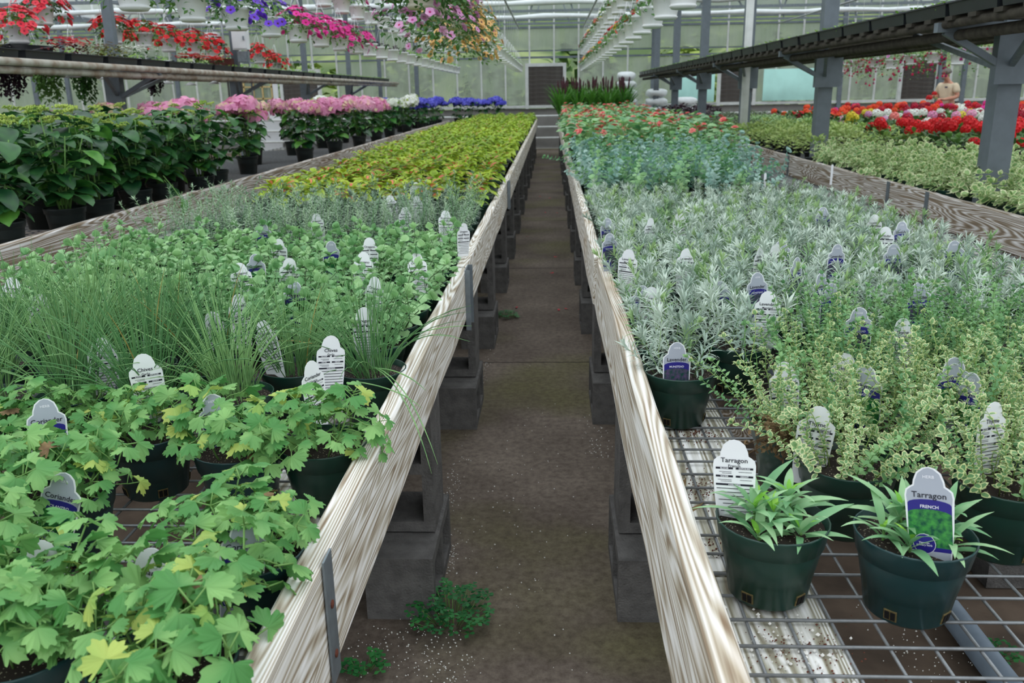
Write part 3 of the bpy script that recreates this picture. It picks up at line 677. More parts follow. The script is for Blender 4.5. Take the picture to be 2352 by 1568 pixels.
# ------------------------------------------------------------------ pots
def pot_mesh(name, mat, rt=.0825, rb=.058, h=.125, band=.036, n=28):
    mb = MB(); rw = rb+(rt-.006-rb)*(h-band)/h
    mb.lathe([(0, .004), (rb-.004, .0), (rb, .004), (rw, h-band), (rw+.005, h-band+.002), (rt-.001, h-.004), (rt, h-.0015), (rt-.0015, h), (rt-.003, h-.001), (rt-.009, h-band), (rb, .012), (0, .012)], n)
    return mb.mesh(name, [mat], True)
POT = {'green': pot_mesh('pot', 'green_pot'), 'teal': pot_mesh('pot', 'teal_pot'), 'black': pot_mesh('pot', 'black_pot', .1, .075, .165, .03, 20), 'small': pot_mesh('pot', 'black_pot', .06, .045, .09, .02, 14)}
def soil_mesh(r, z, n=20, seed=1):
    rn = random.Random(seed); mb = MB(); vs = [(0, 0, z+.006)]
    for k, rr_ in enumerate((.5, 1.0)):
        for j in range(n): a = 2*math.pi*j/n; vs.append((r*rr_*math.cos(a), r*rr_*math.sin(a), z+(rn.uniform(-.004, .005) if k == 0 else 0)))
    fs = [(0, 1+j, 1+(j+1) % n) for j in range(n)]+[(1+j, 1+n+j, 1+n+(j+1) % n, 1+(j+1) % n) for j in range(n)]
    mb.add(vs, fs); return mb.mesh('soil', ['potting_soil'], True)
SOIL = {'green': soil_mesh(.0765, .111), 'teal': soil_mesh(.0765, .109, seed=2), 'black': soil_mesh(.09, .145), 'small': soil_mesh(.053, .078, 12)}
HOLE = MB(); HOLE.box((0, 0, .009), (.003, .018, .017)); HOLE.box((.0012, .004, .009), (.003, .0062, .013), 1); HOLE.box((.0012, -.004, .009), (.003, .0062, .013), 1); HOLE = HOLE.mesh('drainage_hole', ['crust', 'hole_dark'], False)
def pot_of(d, kind, holes=False):
    p = ob('pot', POT[kind], d); ob('soil', SOIL[kind], d)
    if holes:
        for a in (-2.3, -.95, .6, 2.2): ob('drainage_hole', HOLE, p, M=RM(0, 0, a) @ TM(.0577, 0, .008) @ RM(0, R(10), 0))
    return p

# ------------------------------------------------------------------ shoots: each a mesh that the plants share
ovate = lambda t: math.sin(math.pi*t**.72)**.7
round_ = lambda t: (1-(2*t-1)**2)**.5
lance = lambda t: math.sin(math.pi*t**.8)**.9
strapf = lambda t: min(1, t*5+.3)*(1 if t < .6 else max(.05, (1-t)/.4)**.7)
def curve_stem(rn, h, lean, n=5, wob=.006):
    a = rn.uniform(0, 6.28); pts = []
    for i in range(n+1):
        t = i/n; pts.append(Vector((math.cos(a)*lean*t*t+rn.uniform(-wob, wob)*t, math.sin(a)*lean*t*t+rn.uniform(-wob, wob)*t, h*t)))
    return pts
def stem_at(pts, t):
    k = len(pts)-1; f = min(t*k, k-1e-6); i = int(f); return pts[i].lerp(pts[i+1], f-i)
def shoot(seed, h, pairs, L, W, mats, stem='stem_green', lean=.02, r=.0012, up=(.2, .9), taper=(1, .5), fold=.2, bend=-.6, n=3, prof=None, whorl=2, tuft=0, t0=.12, inner=.62, names=None, hv=.15):
    """upright stem with leaf pairs; `up` is the elevation of the leaves at the foot and at the tip"""
    rn = random.Random(seed); mb = MB(); h = h*rn.uniform(1-hv, 1+hv); pts = curve_stem(rn, h, lean)
    nm = len(mats); mb.tube(pts, [r*1.2-(r*.7)*i/5 for i in range(6)], 4, nm)
    az = rn.uniform(0, 3)
    for i in range(pairs):
        t = t0+(1-t0)*(i/(max(1, pairs-1)))**.95; s = taper[0]+(taper[1]-taper[0])*t; p = stem_at(pts, t); az += 1.571+rn.uniform(-.35, .35)
        for k in range(whorl):
            e = up[0]+(up[1]-up[0])*t+rn.uniform(-.2, .2)
            M = TM(*p) @ RM(0, 0, az+k*2*math.pi/whorl+rn.uniform(-.25, .25)) @ RM(0, -e, 0)
            mb.leaf(M, L*s*rn.uniform(.8, 1.15), W*s*rn.uniform(.85, 1.1), bend, fold, n, tuple(range(nm)), prof, inner=inner)
    for k in range(tuft):
        M = TM(*pts[-1]) @ RM(0, 0, rn.uniform(0, 6.3)) @ RM(0, -rn.uniform(.9, 1.45), 0); mb.leaf(M, L*taper[1]*rn.uniform(.7, 1.1), W*.9, bend*.6, fold, n, tuple(range(nm)), prof, inner=inner)
    return mb.mesh('shoot', list(mats)+[stem], True)
V = lambda f, k=6: [f(s) for s in range(k)]
SH = {
 'lavender': V(lambda s: shoot(10+s, .105, 11, .046, .0056, ['lavender_leaf' if s % 6 < 4 else 'lavender_green'], 'lavender_green', .035, up=(.15, 1.15), taper=(1, .8), bend=-.75, tuft=7, prof=strapf, whorl=3), 8),
 'rosemary': V(lambda s: shoot(30+s, .165, 17, .029, .0046, ['rosemary'], 'oregano', .04, up=(.1, .7), taper=(1.1, .7), bend=-.7, tuft=5, prof=strapf, whorl=3, n=2), 7),
 'sage': V(lambda s: shoot(45+s, .10, 6, .045, .015, ['sage_grey'], 'sage_grey', .035, up=(.3, .9), taper=(.8, .6), bend=-.5, tuft=3, prof=ovate), 5),
 'oregano': V(lambda s: shoot(60+s, .095, 6, .032, .024, ['oregano'], 'stem_dark', .035, up=(.15, .45), taper=(1, .62), bend=-.45, tuft=3, prof=ovate, fold=.3, n=4), 8),
 'mint': V(lambda s: shoot(80+s, .12, 7, .032, .018, ['grey_foliage'], 'stem_dark', .04, up=(.0, .5), taper=(1, .55), bend=-.5, tuft=3, prof=ovate, fold=.3), 4),
 'thyme': V(lambda s: shoot(100+s, .15, 13, .0135, .0088, ['thyme'], 'stem_green', .05, r=.0009, up=(.15, .6), taper=(1, .8), bend=-.3, tuft=3, prof=ovate), 8),
 'thymev': V(lambda s: shoot(120+s, .15, 13, .0145, .0098, ['thyme_centre', 'thyme_margin'], 'pale_green', .05, r=.0009, up=(.15, .6), taper=(1, .8), bend=-.3, tuft=3, prof=ovate, inner=.62, n=4), 8),
 'eucalyptus': V(lambda s: shoot(140+s, .25, 10, .048, .048, ['eucalyptus' if s % 3 else 'eucalyptus_green'], 'eucalyptus', .12, r=.0016, up=(.1, .8), taper=(1.1, .5), bend=-.3, tuft=2, prof=round_, fold=.1, n=4, t0=.22), 7),
 'vinca': V(lambda s: shoot(160+s, .16, 7, .058, .04, ['vinca_centre', 'vinca_margin'], 'pale_green', .09, up=(.1, .5), taper=(1.05, .65), bend=-.45, tuft=2, prof=ovate, n=4, inner=.62), 7),
 'palegreen': V(lambda s: shoot(180+s, .15, 8, .036, .022, ['pale_green'], 'stem_green', .07, up=(.1, .6), tuft=2, prof=ovate, n=2), 4),
}
PRIOR = {}
def potted(name, label, cat, grp, x, y, pot, shoots, n, spread=.045, tilt=.55, z=GZ, sc=(.85, 1.15), top=None, rn=None, holes=False, second=None, gap=None):
    rn = rn or random.Random(int(x*997+y*3571)); d = thing(name, label, cat, (x, y, z), rn.uniform(0, 6.28), grp)
    pot_of(d, pot, holes); zt = top or {'green': .110, 'teal': .108, 'black': .144, 'small': .077}[pot]
    for i in range(n):
        r_ = spread*math.sqrt((i+.5)/n); a = i*2.4+rn.uniform(-.4, .4)
        if gap is not None and r_ > spread*.35 and abs((a+d.rotation_euler.z-gap+math.pi) % (2*math.pi)-math.pi) < .8: continue
        fam = second[0] if second and rn.random() < second[1] else shoots
        M = TM(r_*math.cos(a), r_*math.sin(a), zt) @ RM(0, 0, a) @ RM(0, tilt*(r_/spread)*rn.uniform(.6, 1.2), 0) @ RM(0, 0, rn.uniform(0, 6.3)) @ SM(rn.uniform(*sc))
        ob('shoot', rn.choice(SH[fam]), d, M=M)
    return d
def grid(xs, ys, jit=.012):
    for r, y in enumerate(ys):
        for c, x in enumerate(xs): yield r, c, x+U(-jit, jit)+(.0 if r % 2 == 0 else .0), y+U(-jit, jit)
def frange(a, b_, s):
    out = []; 
    while a < b_: out.append(a); a += s
    return out

# ------------------------------------------------------------------ left herb bench
# cilantro: leaf stalks with scalloped leaves
def cil_leaf(seed, mat, k=1.0):
    rn = random.Random(seed); mb = MB(); pts = []
    n = 72
    for i in range(n+1):                                     # three main lobes, each nicked
        a = -2.1+4.2*i/n; lobe = abs(math.cos(math.pi*a/1.15))**.6*(1-.1*abs(a))
        r_ = .58+.42*lobe; r_ *= (1+.09*math.cos(2*math.pi*a/.38)+rn.uniform(-.03, .03)) if i not in (0, n) else .4
        x, y = r_*math.cos(a), r_*math.sin(a)*.98
        pts.append((x*.0215+.006, y*.0215, -.007*(x*x+y*y)+.004*math.sin(a*3+seed)+rn.uniform(-.001, .001)))
    vs = [(.006, 0, .003)]+pts; mb.add(vs, [(0, i+1, i+2) for i in range(n)])
    mb.tube([(-.012, 0, -.004), (.006, 0, .003)], .0009, 4, 1)
    return mb.mesh('leaf', [mat, 'stem_green'], True)
CL = [cil_leaf(s, 'cilantro') for s in range(5)]; CLP = [cil_leaf(s, 'cilantro_pale') for s in (7, 8)]; CLD = [cil_leaf(9, 'dead_leaf')]
STK = []
for s in range(7):
    rn = random.Random(300+s); mb = MB(); h = rn.uniform(.07, .12); pts = curve_stem(rn, h, rn.uniform(.02, .05)); mb.tube(pts, [.0017-.0007*i/5 for i in range(6)], 5)
    lv = []
    top = pts[-1]; az = rn.uniform(0, 6.3)
    for k, (da, e) in enumerate(((0, .45), (1.75, .2), (-1.75, .2))): lv.append((TM(*top) @ RM(0, 0, az+da) @ RM(rn.uniform(-.25, .25), -e+rn.uniform(-.2, .2), 0) @ TM(.010, 0, .003) @ SM(rn.uniform(.9, 1.2)), 0))
    for t_ in (.38, .56, .74):
        p = stem_at(pts, t_); a = rn.uniform(0, 6.3)
        q = p+Vector((math.cos(a)*.035, math.sin(a)*.035, .012)); mb.tube([p, p.lerp(q, .5)+Vector((0, 0, .004)), q], .0009, 4)
        lv.append((TM(*q) @ RM(0, 0, a) @ RM(rn.uniform(-.3, .3), -.1+rn.uniform(-.25, .2), 0) @ TM(.01, 0, .002) @ SM(rn.uniform(.8, 1.15)), 0))
        lv.append((TM(*q) @ RM(0, 0, a+1.4) @ RM(rn.uniform(-.3, .3), rn.uniform(-.2, .2), 0) @ TM(.01, 0, .002) @ SM(rn.uniform(.6, .9)), 0))
    STK.append((mb.mesh('leaf_stalk', ['stem_green'], True), lv))
def cilantro(i, x, y, label, n=15, pot='teal', yellow=.12, tilt=.75, sc=1.0):
    rn = random.Random(500+i); d = thing('potted_cilantro', label, 'plant', (x, y, GZ), 0, 'potted cilantro on the left bench'); pot_of(d, pot, True)
    for k in range(n):
        r_ = .045*math.sqrt((k+.5)/n); a = k*2.4+rn.uniform(-.4, .4); sm_, lv = STK[rn.randrange(7)]
        s = ob('leaf_stalk', sm_, d, M=TM(r_*math.cos(a), r_*math.sin(a), .1) @ RM(0, 0, a) @ RM(0, tilt*(r_/.045)*rn.uniform(.55, 1.25), 0) @ RM(0, 0, rn.uniform(0, 6.3)) @ SM(sc*rn.uniform(.85, 1.15)))
        for M, _ in lv:
            f = rn.random(); me = rn.choice(CLP) if f < yellow else (CLD[0] if f < yellow+.008 else rn.choice(CL)); ob('leaf', me, s, M=M)
CIL = [(-.44, .80, 'lush cilantro in teal pot at the very front beside the left board'), (-.625, .83, 'lush cilantro at the front left, its teal pot low in the corner'),
       (-.80, .98, 'tall cilantro at the left picture edge behind the front two'), (-.43, 1.04, 'cilantro flopping over the pale board near the steel strap'),
       (-.80, 1.22, 'cilantro with a tilted blue picture tag in its pot'), (-.985, 1.2, 'cilantro cut by the left picture edge'),
       (-.57, 1.40, 'cilantro in teal pot with bare wire deck in front'), (-.42, 1.42, 'upright cilantro in green pot against the left board'),
       (-.95, 1.46, 'cilantro in the second row at the left edge, below the chives'), (-1.13, 1.42, 'cilantro with yellowing leaves at the far left edge'), (-.77, 1.47, 'low cilantro in front of the white chives tag')]
for i, (x, y, lb) in enumerate(CIL): cilantro(i, x, y, lb, n=11 if i in (6, 10) else (17 if i in (0, 1, 2) else 14), pot='green' if i == 7 else 'teal', yellow=.16 if i in (0, 9, 10) else .07, sc=1.12 if i in (0, 1, 2, 4) else 1.0)
# chives: pots of arching hollow blades
def chive_mesh(seed, n=105, L=(.17, .31), spread=.045, fl=1.0):
    rn = random.Random(seed); mb = MB()
    for k in range(n):
        a = rn.uniform(0, 6.28); r0 = spread*math.sqrt(rn.random()); l = rn.uniform(*L); out = rn.uniform(.05, fl)**1.4; x, y, z = r0*math.cos(a), r0*math.sin(a), 0.0
        az = a+rn.uniform(-.7, .7); el = math.pi/2-out*.55; pts = []; m_ = 6
        for i in range(m_+1):
            pts.append((x, y, z)); x += math.cos(az)*math.cos(el)*l/m_; y += math.sin(az)*math.cos(el)*l/m_; z += math.sin(el)*l/m_; el -= out*rn.uniform(.16, .34)
        mb.tube(pts, [.0016, .0016, .0015, .0014, .0012, .0009, .0003], 3, 1 if rn.random() < .018 else 0, cap=False)
    return mb.mesh('blades', ['chive', 'chive_dry'], True)
CHV = [chive_mesh(s) for s in (1, 2, 3, 4)]
CH = [(-.42, 1.85, 'green chives spilling over the pale left board'), (-.60, 1.86, 'chives second from the left board, behind the upright cilantro'), (-.85, 1.64, 'chives in green pot with the white chives tag'), (-.68, 1.68, 'chives between the white chives tag and a second white tag'),
      (-1.03, 1.68, 'thick clump of chives left of the white chives tag'), (-1.21, 1.66, 'chives at the left picture edge in the first chive row'), (-.80, 1.87, 'tall chives in the second chive row, third from the board'), (-.98, 1.88, 'dense chives in the second chive row, fourth from the board'),
      (-1.16, 1.9, 'dense chives in the second chive row, fifth from the board'), (-1.34, 1.88, 'chives at the left picture edge in the second chive row'), (-1.0, 2.08, 'chives in the third chive row, nearest the oregano'), (-1.2, 2.1, 'chives in the third chive row, second from its right end'), (-1.4, 2.1, 'chives at the left end of the third chive row')]
for i, (x, y, lb) in enumerate(CH):
    d = thing('potted_chives', lb, 'plant', (x, y, GZ), i*1.3, 'potted chives on the left bench'); pot_of(d, 'green')
    o = ob('blades', CHV[i % 4], d, loc=(0, 0, .098), rot=(U(-.12, .12), U(-.12, .12), 0), sc=U(.9, 1.1)); o['kind'] = 'stuff'
# a few long blades lying over the board into the aisle
mb = MB()
for (a, b_, c_) in (((-.42, 1.84, .80), (-.30, 1.66, .845), (-.225, 1.52, .70)), ((-.42, 1.84, .80), (-.30, 1.64, .84), (-.235, 1.5, .69)), ((-.42, 1.9, .82), (-.31, 1.98, .86), (-.20, 2.04, .84)), ((-.42, 1.82, .80), (-.33, 1.75, .83), (-.27, 1.7, .79)), ((-.42, 1.7, .81), (-.31, 1.62, .825), (-.26, 1.57, .80))):
    a, b_, c_ = Vector(a), Vector(b_), Vector(c_); pts = [a.lerp(b_, t).lerp(b_.lerp(c_, t), t) for t in [k/10 for k in range(11)]]; mb.tube(pts, [.0016]*8+[.0012, .0009, .0004], 4)
tag(build(mb, 'drooping_chives', 'chive', smooth=True), 'long chive blades hanging over the left board into the aisle', 'chives', kind='stuff')
XL = [-.445-.178*k for k in range(8)]
n = 0
for r, c, x, y in grid(XL, [2.06, 2.24, 2.42, 2.60, 2.78, 2.96, 3.14, 3.32]):
    if (r < 1 and c > 1) or not seen((x, y, .85), 60): continue
    potted('potted_oregano', 'bushy oregano in green pot, %s oregano row back, %s from the aisle' % (nth(r), nth(c)), 'plant', 'potted oregano on the left bench', x, y, 'green', 'oregano', 14, spread=.064, tilt=.55, sc=(.75, 1.5))
for r, c, x, y in grid(XL, [3.54, 3.73, 3.92, 4.11, 4.30, 4.50]):
    if not seen((x, y, .85), 60): continue
    sage = (r >= 3 and 1 <= c <= 6 and (r+c) % 5 < 3)
    potted('potted_sage' if sage else 'potted_rosemary', ('grey leaved sage in green pot, %s rosemary row back, %s from the aisle' if sage else 'spiky rosemary in green pot, %s rosemary row back, %s from the aisle') % (nth(r), nth(c)), 'plant',
           'potted rosemary and sage on the left bench', x, y, 'green', 'sage' if sage else 'rosemary', 9 if sage else 8, spread=.055, tilt=.38, sc=(.9, 1.35))
# coleus: rosettes of ringed leaves
def coleus_mesh(seed, far=False, dark=False):
    rn = random.Random(seed); mb = MB(); mb.tube([(0, 0, 0), (0, 0, .09)], .006, 5, 3)
    kinds_ = [(0, 1, 2)]*3+[(1, 1, 2)]*3+[(4, 0, 2)]*2+[(4, 1, 2)] if not dark else [(5, 1, 2)]*4+[(1, 1, 2)]*4+[(5, 0, 2)]
    for i in range(15):
        t = i/14; a = i*2.4+rn.uniform(-.3, .3); L_ = .10-.05*t; e = -.05+.85*t
        M = TM(.012*math.cos(a), .012*math.sin(a), .045+.055*t) @ RM(0, 0, a) @ RM(rn.uniform(-.25, .25), -e, 0)
        mb.leaf(M, L_*rn.uniform(.9, 1.15), L_*.72, -.8, .18, 3 if far else 5, rn.choice(kinds_), ovate, ruffle=.05)
    return mb
CMAT = ['coleus_brown', 'coleus_mid', 'coleus_lime', 'stem_green', 'coleus_pink', 'coleus_maroon']
pc = MB(); pc.lathe([(0, .002), (.05, 0), (.066, .1), (.07, .1), (.072, .12), (.066, .118), (.0, .112)], 12)
def with_pot(mb0, z=.112):
    mb = MB(); mb.merge(pc, mats=[6]); mb.merge(mb0, TM(0, 0, z)); return mb
COL_N = [coleus_mesh(s) for s in range(5)]; COL_F = [coleus_mesh(20+s, True, s % 2 == 0) for s in range(4)]
CNM = [m_.mesh('rosette', CMAT, True) for m_ in COL_N]
CFB = [with_pot(m_) for m_ in COL_F]; CFM = [m_.mesh('coleus', CMAT+['black_pot'], True) for m_ in CFB]
allc = []
for r, c, x, y in grid([-.45-.225*k for k in range(6)], frange(4.8, 20.4, .225), .02):
    if seen((x, y, .85), 40) and y < 20.4: allc.append((r, c, x, y))
rest = MB()
for i, (r, c, x, y) in enumerate(allc):
    if i < 300:
        lb = 'lime coleus with %s centres, %s row of its block, %s from the aisle' % ('pink and brown' if y < 7 else 'maroon', nth(r), nth(c))
        if y < 7:
            d = thing('potted_coleus', lb, 'plant', (x, y, GZ), U(0, 6.3), 'potted coleus on the left bench', U(1.05, 1.35)); ob('pot', POT['green'], d); ob('soil', SOIL['green'], d); ob('rosette', CNM[i % 5], d, loc=(0, 0, .1))
        else: tag(ob('potted_coleus', CFM[(i*7+r) % 4], loc=(x, y, GZ), rot=(0, 0, U(0, 6.3)), sc=U(1.05, 1.35)), lb, 'plant', 'potted coleus on the left bench')
    else: rest.merge(CFB[(i*7+r) % 4], TM(x, y, GZ) @ RM(0, 0, U(0, 6.3)) @ SM(U(1.05, 1.35)))
o = build(rest, 'distant_coleus', CMAT+['black_pot'], smooth=True); tag(o, 'mass of lime and maroon coleus at the far end of the left bench', 'plants', kind='stuff')

# ------------------------------------------------------------------ right herb bench
# tarragon: shoots with narrow leaves, each leaf a piece of its own
def tar_leaf(seed, mat, L_=.06, W_=.0125):
    rn = random.Random(seed); mb = MB(); mb.leaf(Matrix.Identity(4), L_, W_, -.7-.4*rn.random(), .22, 7, (0,), lance); return mb.mesh('leaf', [mat], True)
TLV = [tar_leaf(s, 'tarragon', .056+.009*s) for s in range(4)]; TLN = [tar_leaf(5, 'tarragon_new', .026, .0085), tar_leaf(6, 'tarragon_new', .034, .009)]
def tarragon(i, x, y, label, shoots):
    rn = random.Random(700+i); d = thing('potted_tarragon', label, 'plant', (x, y, GZ), 0, None, 1.0); pot_of(d, 'green' if i == 0 else 'teal', True)
    for (sx_, sy_, h, nl) in shoots:
        mb = MB(); mb.tube([(0, 0, 0), (.003, 0, h*.6), (0, .002, h)], [.0022, .002, .0014], 5); s = build(mb, 'shoot', 'stem_green', d, smooth=True, loc=(sx_, sy_, .1))
        for k in range(nl):
            t = k/(nl-1); a = k*2.4+rn.uniform(-.3, .3); new = t > .8; e = .45+.75*t+rn.uniform(-.2, .25)
            ob('leaf', rn.choice(TLN if new else TLV), s, M=TM(0, 0, h*(.35+.65*t)) @ RM(0, 0, a) @ RM(rn.uniform(-.3, .3), -e, 0) @ SM(rn.uniform(.8, 1.2)))
tarragon(0, .325, 1.14, 'French tarragon in shiny green pot with a white tag behind it', [(-.03, -.005, .045, 19), (.03, .03, .05, 20), (.03, -.035, .024, 15), (-.012, .045, .035, 13), (.0, -.005, .04, 12), (-.03, -.04, .02, 8)])
tarragon(1, .515, 1.10, 'French tarragon in teal pot with a picture tag leaning in front', [(-.015, .02, .05, 20), (-.02, -.032, .026, 16), (.05, .015, .045, 18), (.035, -.03, .025, 12), (.015, .045, .04, 12), (-.045, .0, .03, 9)])
# thyme
TH = [(.50, 1.34), (.73, 1.27), (.90, 1.28), (.46, 1.52), (.64, 1.48), (.82, 1.46), (1.0, 1.46), (1.17, 1.5), (.58, 1.68), (.76, 1.66), (.94, 1.66), (1.12, 1.66), (1.3, 1.68), (.62, 1.86), (.80, 1.85), (.98, 1.85), (1.16, 1.85), (1.34, 1.86), (1.52, 1.88), (.72, 2.03), (.90, 2.03), (1.08, 2.03), (1.26, 2.03), (1.44, 2.05), (1.62, 2.06)]
rowt = [0, 0, 0, 1, 1, 1, 1, 1, 2, 2, 2, 2, 2, 3, 3, 3, 3, 3, 3, 4, 4, 4, 4, 4, 4]; cnt = {}
for i, (x, y) in enumerate(TH):
    r = rowt[i]; c = cnt.get(r, 0); cnt[r] = c+1
    if not seen((x, y, .85), 80): continue
    var = r < 3
    potted('potted_thyme', ('cream edged thyme in dark pot, %s thyme row back, %s from the aisle' if var else 'green thyme in dark pot, %s thyme row back, %s from the aisle') % (nth(r), nth(c)), 'plant', 'potted thyme on the right bench',
           x, y, 'green', 'thymev' if var else 'thyme', 44, spread=.076, tilt=.78, sc=(.75, 1.2), holes=r == 0, second=('thyme', .25) if var else None)
# dried stems of the thyme that hangs out of its pot
rn = random.Random(9); mb = MB()
for k in range(26):
    p = Vector((.43, 1.40, .80)); a = rn.uniform(2.2, 4.0); l = rn.uniform(.03, .10); q = p+Vector((math.cos(a)*l, math.sin(a)*l*.6, rn.uniform(-.03, .05))); mb.tube([p, p.lerp(q, .5)+Vector((0, 0, .015)), q], .0009, 3)
    for _ in range(7): mb.leaf(TM(*p.lerp(q, rn.uniform(.4, 1))) @ RM(rn.uniform(0, 6), rn.uniform(0, 6), rn.uniform(0, 6)), .012, .007, n=2)
tag(build(mb, 'withered_stems', 'dead_leaf', smooth=True), 'brown withered thyme stems hanging between the pots by the wire deck', 'stems', kind='stuff')
XR = [.295+.182*k for k in range(7)]
for r, c, x, y in grid(XR, [1.84]+[2.04+.186*k for k in range(14)]):
    if r == 0 and c > 0: continue
    if r == 1 and c > 1: continue
    if not seen((x, y, .85), 60): continue
    potted('potted_lavender', 'silvery lavender in green pot, %s lavender row back, %s from the aisle' % (nth(r), nth(c)), 'plant', 'potted lavender on the right bench', x, y, 'green', 'lavender', 12, spread=.058, tilt=.62, sc=(.8, 1.2), holes=r < 2, gap=-2.0 if r == 0 else None)
mixk = [('potted_mint', 'mint', 'grey green mint'), ('potted_sage', 'sage', 'grey sage'), ('potted_lavender', 'lavender', 'short lavender')]
for r, c, x, y in grid(XR, [4.66, 4.85, 5.04]):
    if not seen((x, y, .85), 60): continue
    nm, fam, ds = mixk[(c*2+r) % 3 if c > 1 else 2]
    potted(nm, '%s in green pot, %s row of the mixed block, %s from the aisle' % (ds, nth(r), nth(c)), 'plant', 'mixed herbs on the right bench', x, y, 'green', fam, 7, spread=.05, tilt=.5, sc=(.7, 1.0))
for r, c, x, y in grid([.3+.235*k for k in range(5)], [5.22+.24*k for k in range(9)], .02):
    potted('potted_eucalyptus', 'round leaved blue eucalyptus, %s row of its block, %s from the aisle' % (nth(r), nth(c)), 'plant', 'potted eucalyptus on the right bench', x, y, 'green', 'eucalyptus', 8, spread=.05, tilt=.75, sc=(.75, 1.1))
# begonias: big glossy leaves and coral flowers
def begonia_mb(seed, n=22, far=False):
    rn = random.Random(seed); mb = MB()
    for i in range(n):
        t = i/(n-1); a = i*2.4+rn.uniform(-.4, .4); L_ = rn.uniform(.085, .125)*(1.05-.35*t); h = .06+.26*t; r_ = .1*(1-t*.75)
        p = Vector((r_*math.cos(a), r_*math.sin(a), h)); 
        if not far: mb.tube([(0, 0, .02), tuple(p*.6+Vector((0, 0, .02))), tuple(p)], .002, 4, 2)
        mb.leaf(TM(*p) @ RM(0, 0, a) @ RM(rn.uniform(-.4, .4), -(.05+.5*t)+rn.uniform(-.25, .25), 0), L_, L_*.82, -.7, .12, 3 if far else 4, (1 if rn.random() < .22 else 0,), round_)
    return mb
def blossom(seed, petals, L_, W_, cup=.5, mat=0, eye=None, layers=1):
    rn = random.Random(seed); mb = MB()
    for ly in range(layers):
        for k in range(petals): mb.leaf(RM(0, 0, k*6.283/petals+ly*.5+rn.uniform(-.15, .15)) @ RM(rn.uniform(-.2, .2), -cup-.45*ly, 0), L_*(1-.25*ly), W_*(1-.2*ly), -cup*1.4, .1, 3, (mat,), round_)
    if eye is not None: mb.lathe([(L_*.28, .001), (L_*.2, .004), (0, .003)], 8, eye)
    return mb
BM = ['begonia_leaf', 'begonia_bright', 'stem_green']
BEG = [begonia_mb(s).mesh('foliage', BM, True) for s in range(4)]; BEGF_B = [with_pot(begonia_mb(10+s, 18, True), .1) for s in range(3)]
BFL = [blossom(s, 6, .028, .026, .55, layers=2).mesh('flower', ['coral_petal'], True) for s in range(2)]
def add_flowers(d, meshes, rn, n, zr, rr_, tiltmax=.9, sc=(.8, 1.2), dz=0.0, name='flower'):
    for k in range(n):
        a = rn.uniform(0, 6.28); r_ = rr_*math.sqrt(rn.random()); z = zr[0]+(zr[1]-zr[0])*(1-(r_/rr_)**2)**.5 if rr_ > 0 else zr[1]
        ob(name, rn.choice(meshes), d, M=TM(r_*math.cos(a), r_*math.sin(a), z+dz) @ RM(0, 0, a) @ RM(0, rn.uniform(.1, tiltmax)*(r_/rr_+.2), 0) @ SM(rn.uniform(*sc)))
n = 0
for r, c, x, y in grid([.33+.3*k for k in range(5)], frange(7.42, 18.6, .31), .03):
    rn = random.Random(r*17+c); d = thing('potted_begonia', 'coral flowering begonia with glossy leaves, %s begonia row back, %s from the aisle' % (nth(r), nth(c)), 'plant', (x, y, GZ), rn.uniform(0, 6.3), 'potted begonias on the right bench', rn.uniform(.95, 1.2))
    ob('pot', POT['green'], d); ob('foliage', BEG[(r+c*2) % 4], d, loc=(0, 0, .1)); add_flowers(d, BFL, rn, rn.choice((2, 3, 3, 4)), (.22, .44), .15, sc=(.9, 1.4))
# ornamental millet at the end of the bench
def millet_mb(seed):
    rn = random.Random(seed); mb = MB()
    for k in range(60):
        a = rn.uniform(0, 6.28); mb.leaf(TM(rn.uniform(-.05, .05), rn.uniform(-.05, .05), rn.uniform(0, .18)) @ RM(0, 0, a) @ RM(0, -rn.uniform(1.15, 1.5), 0), rn.uniform(.45, .75), .032, -.7, .3, 5, (0,), strapf)
    return mb
ML = [millet_mb(s).mesh('foliage', ['grass_blade'], True) for s in range(3)]
sp = MB(); sp.tube([(0, 0, 0), (0, 0, .6)], .004, 5, 1); sp.lathe([(.004, .6), (.016, .63), (.018, .72), (.014, .84), (.0, .88)], 8, 0); sp = sp.mesh('seed_spike', ['millet_spike', 'stem_dark'], True)
for r, c, x, y in grid([.25+.33*k for k in range(5)], [18.85, 19.2, 19.55, 19.95], .04):
    rn = random.Random(r*31+c); d = thing('potted_millet', 'tall ornamental millet with dark spikes, %s row back, %s from the aisle' % (nth(r), nth(c)), 'plant', (x, y, GZ), 0, 'ornamental millet at the end of the right bench'); ob('pot', POT['black'], d); ob('foliage', ML[(r+c) % 3], d, loc=(0, 0, .14))
    for k in range(3): ob('seed_spike', sp, d, M=TM(rn.uniform(-.06, .06), rn.uniform(-.06, .06), .14+rn.uniform(-.1, .06)) @ RM(rn.uniform(-.12, .12), rn.uniform(-.12, .12), 0))

